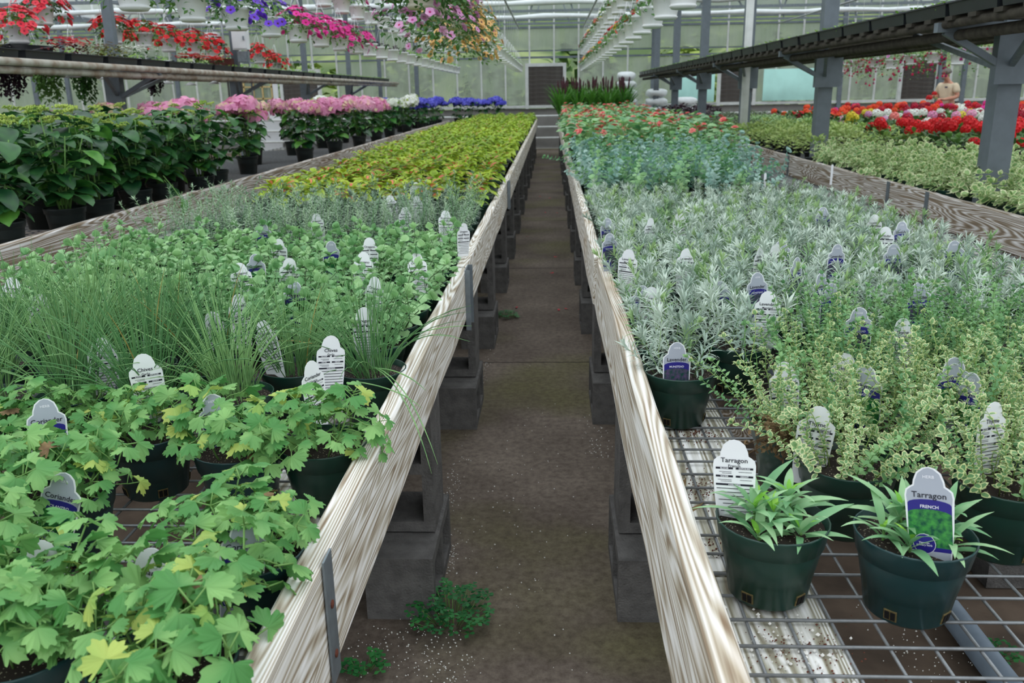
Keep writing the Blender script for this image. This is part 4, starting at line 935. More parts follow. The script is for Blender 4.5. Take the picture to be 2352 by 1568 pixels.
# ------------------------------------------------------------------ hydrangeas
HLF = []
for s in range(4):
    rn = random.Random(s); mb = MB(); mb.tube([(-.03, 0, -.008), (0, 0, 0)], .0022, 4, 1); mb.leaf(Matrix.Identity(4), .125, .085, -.75, .2, 6, (0,), lambda t: math.sin(math.pi*t**.75)**.65, ruffle=.02)
    HLF.append(mb.mesh('leaf', ['hydrangea_leaf' if s < 3 else 'hydrangea_leaf_light', 'stem_green'], True))
def floret(petal, rn):
    mb = MB()
    for k in range(4): mb.leaf(RM(0, 0, k*1.571+rn.uniform(-.1, .1)) @ RM(0, -.15, 0), .021, .021, -.3, .1, 2, (0,), round_)
    return mb
def head_mesh(seed, mats, r_=.085, n=80, flat=.62):
    rn = random.Random(seed); mb = MB(); mb.lathe([(r_*.7*math.cos(a), r_*.7*flat*math.sin(a)) for a in [k*math.pi/2/5 for k in range(6)]], 12, 0)
    for k in range(n):
        z = 1-1.15*(k+.5)/n; a = k*2.399; q = math.sqrt(max(0, 1-z*z)); d_ = Vector((q*math.cos(a), q*math.sin(a), z)); f_ = rn.uniform(.86, 1.12); p = Vector((d_.x*r_*f_, d_.y*r_*f_, d_.z*r_*flat*f_))
        mb.merge(floret(0, rn), TM(*p) @ d_.to_track_quat('Z', 'Y').to_matrix().to_4x4() @ RM(rn.uniform(-.5, .5), rn.uniform(-.5, .5), rn.uniform(0, 3)), [0 if rn.random() < .85 or len(mats) == 1 else 1])
    return mb.mesh('flower_head', mats, True)
HD = {'pink': [head_mesh(s, ['pink_petal', 'blush_petal']) for s in (1, 2)], 'blush': [head_mesh(3, ['blush_petal', 'pink_petal'], .07, 60)], 'white': [head_mesh(4, ['white_petal', 'bud_green'])], 'blue': [head_mesh(5, ['blue_petal'], .075, 70)]}
def bud_mesh(seed):
    rn = random.Random(seed); mb = MB()
    for k in range(7): a = k*.9; mb.tube([(0, 0, -.03), (.035*math.cos(a)*rn.uniform(.3, 1), .035*math.sin(a)*rn.uniform(.3, 1), .0)], .0015, 3)
    for k in range(46):
        a = rn.uniform(0, 6.28); q = .05*math.sqrt(rn.random()); mb.lathe([(0, .010), (.0055, .004), (.0045, -.002), (0, -.004)], 5, 0, (q*math.cos(a), q*math.sin(a), rn.uniform(-.004, .008)))
    return mb.mesh('bud_cluster', ['bud_green'], True)
BUD = [bud_mesh(s) for s in (1, 2)]
def hydrangea(x, y, label, kind, n_heads, i, stems=6, H=.42, sc=1.0, leaves=5):
    rn = random.Random(900+i); d = thing('potted_hydrangea', label, 'plant', (x, y, GZ), rn.uniform(0, 6.3), 'hydrangeas on the left back bench', sc); ob('pot', POT['black'], d); ob('soil', SOIL['black'], d)
    hs = 0
    for k in range(stems):
        a = k*6.283/stems+rn.uniform(-.3, .3); sp_ = rn.uniform(.08, .16) if k else .0; h = H*rn.uniform(.82, 1.08)
        pts = [Vector((.02*math.cos(a), .02*math.sin(a), .14)), Vector((sp_*.5*math.cos(a), sp_*.5*math.sin(a), .14+h*.5)), Vector((sp_*math.cos(a), sp_*math.sin(a), .14+h))]
        mb = MB(); mb.tube(pts, [.0045, .004, .003], 5); build(mb, 'stem', 'stem_green', d, smooth=True)
        az = rn.uniform(0, 6.3)
        for j in range(leaves):
            t = .22+.78*j/(leaves-1) if leaves > 1 else 1; p = stem_at(pts, min(t, .98)); az += 1.571+rn.uniform(-.3, .3)
            for q in (0, 1): ob('leaf', rn.choice(HLF), d, M=TM(*p) @ RM(0, 0, az+q*math.pi+rn.uniform(-.3, .3)) @ RM(rn.uniform(-.3, .3), -rn.uniform(-.35, .35), 0) @ TM(.03, 0, .008) @ SM(rn.uniform(.9, 1.35)*(1-.2*t)))
        tip = pts[-1]
        if kind and hs < n_heads: ob('flower_head', rn.choice(HD[kind]), d, M=TM(tip.x, tip.y, tip.z+.02) @ RM(rn.uniform(-.25, .25), rn.uniform(-.25, .25), rn.uniform(0, 6)) @ SM(rn.uniform(1.2, 1.8))); hs += 1
        elif rn.random() < .6: ob('bud_cluster', rn.choice(BUD), d, M=TM(tip.x, tip.y, tip.z+.03) @ RM(rn.uniform(-.3, .3), rn.uniform(-.3, .3), 0) @ SM(rn.uniform(.6, 1.0)))
HY = []
for r, y in enumerate([4.0, 4.45, 4.9, 5.35, 5.8, 6.3, 6.8]):
    for c, x in enumerate((-2.66, -3.06, -3.48, -3.9)):
        if seen((x, y, 1.1), 160): HY.append((x+U(-.04, .04), y+U(-.05, .05), None, 0, 'deep green hydrangea still in bud, %s row back, %s from the weathered board' % (nth(r), nth(c))))
HY += [(-3.75, 7.25, 'blush', 1, 'hydrangea with one pale blush head among the green ones'), (-3.95, 6.8, 'pink', 1, 'hydrangea with a single pink head far behind the green ones'),
       (-3.25, 7.5, 'pink', 6, 'hydrangea with a big mass of pink heads, nearest pink one'), (-3.0, 8.4, 'pink', 5, 'second mass of pink hydrangea behind the nearest pink one'), (-3.7, 8.0, 'pink', 5, 'pink hydrangea at the back, beside the nearest pink mass')]
for r, y in enumerate([9.6, 11.0, 12.4, 13.8, 15.2, 16.6]):
    for c, x in enumerate((-2.78, -3.35)):
        k = 'pink' if (y < 12 and c == 1) or (c == 0 and y < 14.5) else 'white'
        if y < 10 and c == 1: k = 'blush'
        HY.append((x+U(-.05, .05), y+U(-.1, .1), k, 5, '%s flowering hydrangea in black pot, %s open row back, %s from the board' % (k, nth(r), nth(c))))
for i, (x, y, k, nh, lb) in enumerate(HY): hydrangea(x, y, lb, k, nh, i, stems=8 if k is None else 6, H=.44 if k is None else .40, leaves=5 if y < 13 else 4, sc=1.08)
k = 0
for y in (17.6, 18.5, 19.4, 20.2):
    for x in (-2.62, -3.05, -3.5, -3.9):
        hydrangea(x, y, 'blue hydrangea at the far end of the left back bench, %s from the front' % nth(k), 'blue', 6, 200+k, H=.40, leaves=3); k += 1
# blue ones on the low end bench that closes the left side
d = thing('end_bench', 'low end bench with blue hydrangeas beyond the coleus', 'bench', (-1.55, 21.1, 0))
mb = MB(); mb.box((0, 0, .64), (1.6, .6, .05)); build(mb, 'bench_top', 'grey_wood', d)
for sx_ in (-.7, .7): mb = MB(); mb.box((sx_, 0, .31), (.09, .5, .62)); build(mb, 'leg', 'grey_wood', d)
for c, x in enumerate((-1.25, -1.6, -1.95, -2.25)): hydrangea(x, 21.1, 'blue hydrangea on the low end bench, %s from the aisle' % nth(c), 'blue', 6, 300+c, H=.38, leaves=3)
# one wilted shoot lying over the weathered board
d = thing('wilted_shoot', 'wilted hydrangea shoot drooping over the weathered left board', 'leaves', (-2.42, 5.42, .80))
mb = MB(); mb.tube([(-.1, .05, .12), (-.03, .0, .06), (.03, -.02, -.02)], .003, 5); build(mb, 'stem', 'stem_green', d)
for k, (x, z, e) in enumerate(((-.06, .08, -1.1), (-.02, .05, -1.3), (.02, .0, -1.35), (.03, -.02, -1.2))): ob('leaf', HLF[k % 4], d, M=TM(x, 0, z) @ RM(0, 0, k*1.7) @ RM(0, -e, 0) @ SM(.8))

# ------------------------------------------------------------------ right back bench: variegated trailing vinca, pale bedding, geraniums
for r, c, x, y in grid([2.42+.26*k for k in range(7)], frange(3.3, 7.9, .25), .03):
    if not seen((x, y, .85), 60) or (abs(x-2.56) < .17 and abs(y-5.1) < .16): continue
    if x-2.3 > (8.4-y)*.75: continue
    potted('potted_vinca', 'cream edged trailing vinca, %s vinca row back, %s from the weathered board' % (nth(r), nth(c)), 'plant', 'variegated vinca on the right back bench', x, y, 'green', 'vinca', 10, spread=.075, tilt=.85, sc=(.8, 1.15))
def mound_mb(seed, n, L_, W_, r_, h, mats=(0,), prof=ovate, nseg=2):
    rn = random.Random(seed); mb = MB()
    for i in range(n):
        t = (i+.5)/n; a = i*2.4+rn.uniform(-.3, .3); z = math.sqrt(t); q = math.sqrt(1-t)
        mb.leaf(TM(r_*q*math.cos(a), r_*q*math.sin(a), .03+h*z*rn.uniform(.75, 1)) @ RM(0, 0, a) @ RM(rn.uniform(-.5, .5), -(.0+.9*t)+rn.uniform(-.4, .3), 0), L_*rn.uniform(.7, 1.2), W_*rn.uniform(.7, 1.2), -.5, .2, nseg, mats, prof)
    return mb
MND = {'pale': [mound_mb(s, 70, .05, .03, .12, .16).mesh('foliage', ['pale_green'], True) for s in range(3)],
       'pale2': [mound_mb(5+s, 70, .045, .026, .13, .15).mesh('foliage', ['vinca_centre'], True) for s in range(2)],
       'grey': [mound_mb(8+s, 80, .04, .02, .12, .15).mesh('foliage', ['grey_foliage'], True) for s in range(2)],
       'bronze': [mound_mb(11, 50, .07, .045, .14, .26).mesh('foliage', ['purple_foliage'], True)]}
def bedding(k, q, x, y, label, grp):
    d = thing('bedding_plant', label, 'plant', (x, y, GZ), U(0, 6.3), grp, U(.95, 1.25)); ob('pot', POT['small'], d); o = ob('foliage', MND[k][q % len(MND[k])], d, loc=(0, 0, .075)); o['kind'] = 'stuff'
for r, c, x, y in grid([2.42+.27*k for k in range(6)], frange(8.2, 15.2, .29), .03):
    if abs(x-2.56) < .2 and min(abs(y-p) for p in ROWS_Y) < .2: continue
    if y < 9.4 and x > 2.35+(9.6-y)*.9: continue
    k = 'pale' if y < 12.3 else ('pale2' if c > 2 else 'grey')
    bedding(k, r+c, x, y, '%s bedding plant in black pot, %s pale row back, %s from the weathered board' % ('grey green' if k == 'grey' else 'pale green', nth(r), nth(c)), 'pale bedding plants on the right back bench')
for r, c, x, y in grid([2.5+.34*k for k in range(6)], frange(15.6, 19.6, .38), .05):
    if abs(x-2.56) < .2 and min(abs(y-p) for p in ROWS_Y) < .2: continue
    k = 'bronze' if c < 3 and y > 16.5 else 'grey'
    bedding(k, r+c, x, y, '%s bedding plant far down the right back bench, %s row, %s from the board' % ('dark bronze' if k == 'bronze' else 'grey green', nth(r), nth(c)), 'far bedding plants on the right back bench')
# geraniums
GF_B = [with_pot(mound_mb(40+s, 44, .07, .065, .15, .2, prof=round_), .1) for s in range(4)]
GF = [m_.mesh('foliage', ['mid_foliage' if k % 2 else 'dark_foliage']*6+['black_pot'], True) for k, m_ in enumerate(GF_B)]
def ball_mb(seed, r_=.055, n=26):
    rn = random.Random(seed); mb = MB()
    for k in range(n):
        z = 1-1.5*(k+.5)/n; a = k*2.399; q = math.sqrt(max(0, 1-z*z)); d_ = Vector((q*math.cos(a), q*math.sin(a), z)); M = TM(*(d_*r_)) @ d_.to_track_quat('Z', 'Y').to_matrix().to_4x4()
        for j in range(4): mb.leaf(M @ RM(0, 0, j*1.571+k) @ RM(0, -.3, 0), .024, .022, -.4, .1, 2, (0,), round_)
    mb.tube([(0, 0, 0), (0, 0, -.12)], .002, 4, 1)
    return mb
BALL_B = [ball_mb(s) for s in (1, 2)]
PET = ['red_petal', 'crimson_petal', 'magenta_petal', 'orange_petal', 'white_petal', 'pink_petal', 'yellow_petal', 'lilac_petal', 'coral_petal']
BALL = {p: [b_.mesh('flower_head', [p, 'stem_green'], True) for b_ in BALL_B] for p in PET}
CN = {'red_petal': 'red', 'crimson_petal': 'crimson', 'magenta_petal': 'magenta', 'orange_petal': 'orange', 'white_petal': 'white', 'pink_petal': 'pink', 'yellow_petal': 'yellow', 'lilac_petal': 'lilac', 'coral_petal': 'coral'}
ger = []
for r, y in enumerate(frange(7.0, 19.0, .36)):
    for c in range(24):
        x = 3.35+.36*c+U(-.04, .04); yy = y+U(-.04, .04)
        if 4.88 < x < 5.33: continue
        if x < 5 and yy > 9.2 and x < 3.9: continue
        if x < 4.9 and yy > 16: continue
        if not seen((x, yy, .95), 30) or x > 11: continue
        if x < 5 and x-2.3 < (8.6-yy)*.75+.1: continue
        if abs(x-9.32) < .2 and min(abs(yy-p) for p in ROWS_Y) < .2: continue
        if yy > 17.4: continue
        ger.append((r, c, x, yy))
def gcol(rn, x, y):
    ang = x/y
    if y < 9.2: return 'red_petal'
    if y < 11.0: return rn.choice(['crimson_petal', 'pink_petal', 'lilac_petal', 'white_petal', 'red_petal', 'coral_petal'])
    if y < 12.6: return rn.choice(['white_petal', 'yellow_petal', 'pink_petal', 'crimson_petal', 'white_petal', 'yellow_petal'])
    if y < 14.6: return rn.choice(['orange_petal', 'orange_petal', 'crimson_petal', 'red_petal']) if ang < .4 else rn.choice(['crimson_petal', 'red_petal', 'magenta_petal', 'white_petal', 'crimson_petal'])
    if y < 16.4: return rn.choice(['orange_petal', 'red_petal', 'orange_petal', 'crimson_petal']) if ang < .45 else rn.choice(['orange_petal', 'magenta_petal', 'red_petal', 'white_petal'])
    return rn.choice(['magenta_petal', 'magenta_petal', 'red_petal', 'orange_petal'])
ger.sort(key=lambda g: g[3]); gi = {}; rest = MB()
for i, (r, c, x, y) in enumerate(ger):
    rn = random.Random(r*97+c); p = gcol(rn, x, y); k = gi.get((r,), 0); gi[(r,)] = k+1; pos = [(rn.uniform(-.13, .13), rn.uniform(-.13, .13), rn.uniform(.27, .41)) for _ in range(rn.choice((1, 2, 3, 3)))]
    if i < 300:
        d = thing('potted_geranium', '%s flowering geranium in the right background, %s geranium row back, %s from the left' % (CN[p], nth(r), nth(k)), 'plant', (x, y, GZ), 0, 'geraniums on the right'); ob('foliage', GF[(r+c) % 4], d, rot=(0, 0, rn.uniform(0, 6)))
        for q in pos: ob('flower_head', BALL[p][rn.randrange(2)], d, loc=q, sc=rn.uniform(.7, 1.1))
    else:
        rest.merge(GF_B[(r+c) % 4], TM(x, y, GZ) @ RM(0, 0, rn.uniform(0, 6)), [0, 0, 0, 0, 0, 0, 1]); pi = 2+PET.index(p)
        for q in pos: rest.merge(BALL_B[rn.randrange(2)], TM(x+q[0], y+q[1], GZ+q[2]) @ SM(.9), [pi, 0])
if rest.f: tag(build(rest, 'distant_geraniums', ['mid_foliage', 'black_pot']+PET, smooth=True), 'band of bright geraniums far away along the right back wall', 'plants', kind='stuff')

# ------------------------------------------------------------------ hanging baskets
def basket_mesh(mat):
    mb = MB(); mb.lathe([(0, .004), (.066, .0), (.078, .012), (.08, .02), (.072, .022), (.074, .03), (.094, .13), (.099, .132), (.103, .15), (.097, .148), (.09, .125), (0, .12)], 20); return mb.mesh('basket_pot', [mat], True)
BASK = {'white': basket_mesh('white_basket'), 'cream': basket_mesh('cream_basket')}
def hanger_mesh(top):
    mb = MB()
    for k in range(3): a = k*2.094; mb.tube([(.1*math.cos(a), .1*math.sin(a), .145), (.004*math.cos(a), .004*math.sin(a), .42)], .0022, 4)
    mb.tube([(0, 0, .42), (0, 0, top-.03), (.012, 0, top+.015), (.03, 0, top+.02), (.042, 0, top)], .003, 4)
    return mb.mesh('hanger', ['plastic_white'], True)
HANG = {}
def hanger(h):
    h = round(h, 2)
    if h not in HANG: HANG[h] = hanger_mesh(h)
    return HANG[h]
def petunia_mb(seed, n=150, r_=.2, h=.13, drop=.16):
    rn = random.Random(seed); mb = MB()
    for i in range(n):
        a = rn.uniform(0, 6.28); t = rn.random(); q = r_*math.sqrt(t)*rn.uniform(.6, 1.1); z = .15+h*(1-t)*rn.uniform(.5, 1)-(drop*rn.random()*t if q > .09 else 0)
        mb.leaf(TM(q*math.cos(a), q*math.sin(a), z) @ RM(0, 0, a+rn.uniform(-1, 1)) @ RM(rn.uniform(-.6, .6), -rn.uniform(-.9, .8), 0), .045*rn.uniform(.7, 1.2), .026, -.5, .2, 2, (0,), ovate)
    return mb
PETU = {'petunia': [petunia_mb(s, 220).mesh('foliage', ['mid_foliage'], True) for s in range(3)], 'trail': [petunia_mb(5+s, 760, .28, .14, .38).mesh('foliage', ['grey_foliage' if s else 'mid_foliage'], True) for s in range(2)],
        'seed': [petunia_mb(9+s, 30, .085, .07, .0).mesh('foliage', ['seedling_green'], True) for s in range(2)], 'dark': [petunia_mb(12+s, 40, .09, .07, .0).mesh('foliage', ['purple_foliage'], True) for s in range(2)],
        'bushy': [petunia_mb(14+s, 90, .14, .12, .06).mesh('foliage', ['mid_foliage'], True) for s in range(2)], 'fuchsia': [petunia_mb(16+s, 300, .26, .12, .38).mesh('foliage', ['dark_foliage' if s else 'mid_foliage'], True) for s in range(2)]}
FLW = {c: [blossom(20+s, 5, .030, .031, .35, 0, 1).mesh('flower', [c, e], True) for s in range(2)] for c, e in (('red_petal', 'crimson_petal'), ('pinkred_petal', 'crimson_petal'), ('magenta_petal', 'crimson_petal'), ('purple_petal', 'flower_eye'), ('lilac_petal', 'fuchsia_petal'), ('peach_petal', 'flower_eye'), ('yellow_petal', 'orange_petal'), ('orange_petal', 'red_petal'), ('crimson_petal', 'flower_eye'), ('white_petal', 'yellow_petal'))}
fu = MB()
for k in range(4): fu.leaf(RM(0, 0, k*1.571) @ RM(0, .5, 0), .028, .012, .9, .1, 3, (0,), lance)
fu.lathe([(.003, .0), (.011, -.012), (.013, -.024), (.0, -.022)], 8, 1); fu.tube([(0, 0, .03), (0, 0, 0)], .0015, 3, 0); FUCH = [fu.mesh('flower', ['crimson_petal', 'fuchsia_petal'], True)]
BK = {}
def basket(x, y, zrim, where, kind, flower=None, nf=0, rail=2.85, pot='white', words=''):
    k = BK.get(where, 0); BK[where] = k+1
    d = thing('hanging_basket', '%s hanging basket %s, %s %s' % (pot, words, nth(k), where), 'basket', (x, y, zrim-.15), U(0, 6.28), 'hanging baskets')
    ob('basket_pot', BASK[pot], d); ob('hanger', hanger(rail-zrim+.15), d)
    if kind: o = ob('foliage', random.choice(PETU[kind]), d); o['kind'] = 'stuff'
    rn = random.Random(int(x*1000+y*77))
    for j in range(nf):
        a = rn.uniform(0, 6.28)
        if kind == 'fuchsia':
            q = rn.uniform(.1, .28); ob('flower', FUCH[0], d, M=TM(q*math.cos(a), q*math.sin(a), .16-.42*rn.random()*(q/.28)) @ SM(rn.uniform(1.1, 1.6))); continue
        big = (.31 if kind == 'trail' else .24) if kind in ('petunia', 'trail') else .13; t = rn.random(); q = big*math.sqrt(t); z = .17+.13*(1-t)-(rn.random()*(.4 if kind == 'trail' else .15)*t if kind in ('petunia', 'trail') else 0)
        ob('flower', rn.choice(FLW[flower]), d, M=TM(q*math.cos(a), q*math.sin(a), z) @ RM(0, 0, a) @ RM(0, .2+1.0*t*rn.uniform(.6, 1.2), 0) @ SM(rn.uniform(.85, 1.25)*(.95 if kind == 'trail' else 1.1)))
def rail(x, z, y0, y1, label):
    mb = MB(); mb.tube([(x, y0, z), (x, y1, z)], .018, 8); tag(build(mb, 'hanging_rail', 'steel_conduit', smooth=True), label, 'rail', 'basket rails')
# row over the left herb bench
LW = 'back, lower row over the left bench'; UW = 'back, upper row over the left bench'
y = 4.7
while y < 21.3:
    if y < 7.6: basket(-2.2, y, 2.0, LW, 'petunia', 'purple_petal', 24, words='of purple petunias')
    elif y < 10.4: basket(-2.2, y, 2.0, LW, 'petunia', 'magenta_petal', 60, words='of magenta petunias')
    else: basket(-2.2, y, 2.0, LW, 'dark' if y < 13.2 else 'seed', words='of dark seedlings' if y < 13.2 else 'of green seedlings')
    y += .76
y = 8.7
while y < 21.3:
    f = y < 10.3; basket(-2.2, y, 2.38, UW, 'bushy' if f else ('dark' if y < 13 else 'seed'), 'magenta_petal' if f else None, 14 if f else 0, words='with pink flowers' if f else ('of dark seedlings' if y < 13 else 'of green seedlings')); y += .76
rail(-2.2, 2.86, 4, 21.5, 'long steel basket rail over the left herb bench')
# row over the left aisle side
AW = 'back, row left above the aisle'
y = 5.2; i = 0
while y < 21.3:
    if i < 2: basket(-.75, y, 2.02, AW, 'trail', 'lilac_petal', 100, pot='cream', words='of lilac flowers')
    elif i < 5: basket(-.75, y, 2.02, AW, 'trail', 'peach_petal', 120, pot='cream', words='of peach yellow flowers')
    elif i < 7: basket(-.75, y, 2.02, AW, 'bushy', 'magenta_petal', 10, words='with pink flowers')
    else: basket(-.75, y, 2.02, AW, 'seed', words='of green seedlings')
    y += .8; i += 1
rail(-.75, 2.86, 4, 21.5, 'steel basket rail left above the aisle')
# row over the right herb bench
RW = 'back, lower row over the right bench'; RU = 'back, upper row over the right bench'
y = 5.3; i = 0
while y < 21.3:
    c = ('red_petal', 'yellow_petal', 'orange_petal', 'pinkred_petal')[i % 4]; basket(.77, y, 2.0, RW, 'bushy' if i > 1 else 'seed', c if i > 1 else None, 3 if i > 1 else 0, words='of mixed young flowers' if i > 1 else 'of green seedlings'); y += .77; i += 1
y = 8.75; i = 0
while y < 21.3:
    c = ('crimson_petal', 'white_petal', 'yellow_petal', 'pinkred_petal')[i % 4]; basket(.77, y, 2.38, RU, 'bushy', c, 6, words='of mixed young flowers'); y += .77; i += 1
rail(.77, 2.86, 4, 21.5, 'steel basket rail over the right herb bench')
# red petunias over the left shelf and plain baskets behind
W4 = 'back, row behind the left shelf'
for y, z in ((7.15, 2.0), (7.55, 2.17), (8.75, 2.08), (9.4, 2.08), (10.0, 2.06), (10.7, 2.06), (11.3, 2.04), (13.1, 2.03), (13.9, 1.92)): basket(-4.35, y, z, W4, 'petunia', 'pinkred_petal' if y < 8 else 'red_petal', 56, words='of red petunias')
W5 = 'back, far left row'
y = 9.4
while y < 21: basket(-5.6, y, 1.93, W5, 'seed', words='of small seedlings'); y += .8
rail(-4.35, 2.86, 6, 21.5, 'steel basket rail above the left shelf'); rail(-5.6, 2.86, 6, 21.5, 'steel basket rail at the far left')
# fuchsias on the right
W6 = 'back in the fuchsia row on the right'
y = 8.2; i = 0
while y < 17: basket(5.35, y, 1.84, W6, 'fuchsia', None, 34, words='of trailing fuchsia') if i % 3 != 2 else basket(5.35, y, 1.80, W6, 'bushy', 'lilac_petal', 6, words='of young flowers'); y += .75; i += 1
rail(5.35, 2.86, 6, 21.5, 'steel basket rail above the fuchsias')
# trailing plants that hang under the left shelf
def trailing(px, ytop, ybot, Y, mat, label):
    p = at_y(px, ytop, Y); q = at_y(px, ybot, Y); L_ = p.z-q.z; rn = random.Random(int(px)); mb = MB()
    for k in range(44):
        a = rn.uniform(0, 6.28); r_ = .13*math.sqrt(rn.random()); l = L_*rn.uniform(.35, 1)
        for j in range(int(l/.022)):
            z = -j*.022; rr_ = r_*(1-.5*j*.022/L_)
            mb.leaf(TM(rr_*math.cos(a)+rn.uniform(-.01, .01), rr_*math.sin(a)+rn.uniform(-.01, .01), z) @ RM(0, 0, rn.uniform(0, 6.3)) @ RM(0, rn.uniform(-.2, 1.0), 0), .045, .03, n=2)
    d = thing('hanging_dish', label, 'plant', (p.x, Y, p.z)); o = build(mb, 'trailing_foliage', mat, d, smooth=True, loc=(0, 0, -.005)); o['kind'] = 'stuff'
    m2_ = MB(); m2_.lathe([(0, 0), (.09, .0), (.13, .03), (.126, .034), (.085, .008), (0, .01)], 16); build(m2_, 'dish', 'white_basket', d, smooth=True); ob('hanger', hanger(.6), d, sc=(1, 1, .3))
for px, y0_, y1_, Y, mt, lb in ((22, 160, 236, 7.2, 'purple_foliage', 'dark purple trailing plant under the left shelf, at the picture edge'), (108, 160, 248, 7.7, 'mid_foliage', 'long green trailing plant under the left shelf, nearer of the two green ones'),
                            (192, 165, 245, 8.3, 'mid_foliage', 'bushy green trailing plant under the left shelf, beside the first post'), (352, 178, 224, 9.8, 'purple_foliage', 'small dark purple trailing plant under the left shelf, right of the first post')): trailing(px, y0_, y1_, Y, mt, lb)
for i, (px, py, Y) in enumerate(((65, 166, 7.4), (168, 178, 8.0), (246, 182, 8.6), (384, 193, 10.2), (438, 196, 10.8), (492, 193, 11.4))):
    p = at_y(px, py, Y); d = thing('lamp_dish', 'small white dish hanging under the left shelf, %s from the left' % nth(i), 'dish', tuple(p), 0, 'white dishes under the left shelf')
    mb = MB(); mb.lathe([(0, .03), (.02, .028), (.07, .0), (.075, .0), (.024, .035), (0, .04)], 16); build(mb, 'dish', 'white_basket', d, smooth=True); mb = MB(); mb.tube([(0, 0, .03), (0, 0, .14)], .004, 5); build(mb, 'hook', 'galvanised', d)

# ------------------------------------------------------------------ plant tags
OUT = [(.024, 0), (.0295, .06), (.031, .104), (.0295, .112), (.0245, .1165), (.0205, .119), (.0195, .126), (.0155, .137), (.008, .1435), (0, .1455)]
def slab(mb, pts, y, t, mat):
    full = pts+[(-x, z) for x, z in reversed(pts) if x > 0]; n_ = len(full); vs = [(x, y, z) for x, z in full]+[(x, y+t, z) for x, z in full]
    fs = [tuple(range(n_)), tuple(range(2*n_-1, n_-1, -1))]+[(i, i+n_, (i+1) % n_+n_, (i+1) % n_) for i in range(n_)]; mb.add(vs, fs, mat)
def flat(mb, pts, y, mat): mb.add([(x, y, z) for x, z in pts], [tuple(range(len(pts)))], mat)
def tag_mesh(pic):
    mb = MB(); slab(mb, OUT, 0, .0007, 0); k = .0035
    top = [(x-k*.6 if x > 0 else 0, z-.001) for x, z in OUT[2:]]; top = [(.0275, .088)]+top; flat(mb, top+[(-x, z) for x, z in reversed(top) if x > 0], -.0003, 1)
    arc = lambda z, dz: [(.0275*math.cos(a)*1.0, z+dz*math.sin(a)) for a in [k_*math.pi/8 for k_ in range(9)]]
    flat(mb, [(.0275, .030), (.0275, .079)]+arc(.079, .007)[1:-1]+[(-.0275, .079), (-.0275, .030)], -.0004, 3)
    b1 = arc(.093, .007); b2 = arc(.079, .007); n_ = len(b1); mb.add([(x, -.0006, z) for x, z in b1+b2], [(i, i+1, n_+i+1, n_+i) for i in range(n_-1)], 2)
    flat(mb, [(-.008+.0145*math.cos(a), .036+.0145*math.sin(a)) for a in [k_*math.pi/8 for k_ in range(16)]], -.0006, 0)
    flat(mb, [(-.008+.0138*math.cos(a), .036+.0138*math.sin(a)) for a in [k_*math.pi/8 for k_ in range(16)]], -.0008, 2)
    flat(mb, [(-.024, .026), (.025, .026), (.026, .032), (-.025, .032)], -.0005, 2); flat(mb, [(-.0235, .008), (.0235, .008), (.0245, .0255), (-.0245, .0255)], -.0005, 1)
    # printed back: rules and small print
    for z, xa, xb, h, mt in ((.098, -.027, -.002, .0032, 4), (.098, .002, .027, .0032, 4), (.085, -.027, -.002, .0032, 4), (.085, .002, .027, .0032, 4), (.0715, -.027, .027, .0032, 4), (.0935, -.025, -.006, .0007, 5), (.0935, .004, .022, .0007, 5), (.091, .004, .018, .0007, 5), (.0805, -.025, -.008, .0007, 5), (.0805, .004, .024, .0007, 5), (.078, .004, .02, .0007, 5)): flat(mb, [(xa, z), (xa, z+h), (xb, z+h), (xb, z)], .0011, mt)
    for q in range(7): z = .066-q*.0062; flat(mb, [(-.026, z), (-.026, z+.0012), (.026-(q*7 % 5)*.003, z+.0012), (.026-(q*7 % 5)*.003, z)], .0011, 5)
    return mb.mesh('plant_tag', ['tag_white', 'tag_grey', 'tag_blue', pic, 'ink', 'ink'], False)
TG = {'lav': tag_mesh('picture_lavender'), 'grn': tag_mesh('picture_green')}
NAMES = {'lav': ('Lavender', 'MUNSTEAD', 'lavender'), 'ore': ('Oregano', 'GREEK', 'oregano'), 'tar': ('Tarragon', 'FRENCH', 'tarragon'), 'cor': ('Coriander', 'CILANTRO', 'coriander'), 'chi': ('Chives', 'GARLIC', 'chives'), 'thy': ('Thyme', 'ENGLISH', 'thyme'), 'thl': ('Thyme', 'Lemon Variegated', 'lemon thyme'), 'ros': ('Rosemary', 'UPRIGHT', 'rosemary')}
LET = {}
def tag_letters(o, kind, back, near):
    nm, var, _ = NAMES[kind]
    if not back:
        for s, size, z, mt, y_ in ((nm, .0118, .1055, 'ink', -.0010), (var, .0062, .0895, 'ink_white', -.0012), ('HERB', .0062, .1315, 'ink_white', -.0010))+((('Versatile\nculinary herb', .0038, .036, 'ink_white', -.0014),) if near else ()):
            put_text(o, s, size, (-.008 if 'culin' in s else 0, y_, z), mt, 0)
    else:
        put_text(o, nm, .0105, (0, .0016, .1125), 'ink', math.pi); put_text(o, var.title() if kind != 'thl' else var, .0065, (0, .0016, .1035), 'ink', math.pi)
        if near:
            for s, x, z in (('EXPOSURE', -.0145, .0996), ('BLOOM', .0145, .0996), ('HEIGHT', -.0145, .0866), ('WATER', .0145, .0866), ('HARDINESS', 0, .0731)): put_text(o, s, .0034, (x, .0016, z), 'ink_white', math.pi)
def put_text(o, s, size, loc, mt, rz):
    k = (s, size, mt)
    if k not in LET: me = lettering(s, size, .00012 if size > .007 else .00006).copy(); me.materials.clear(); me.materials.append(MATS[mt]); LET[k] = me
    ob('lettering', LET[k], o, loc=loc, rot=(0, 0, rz))
TL = []   # px, py of the top, kind, back?, turn, lean
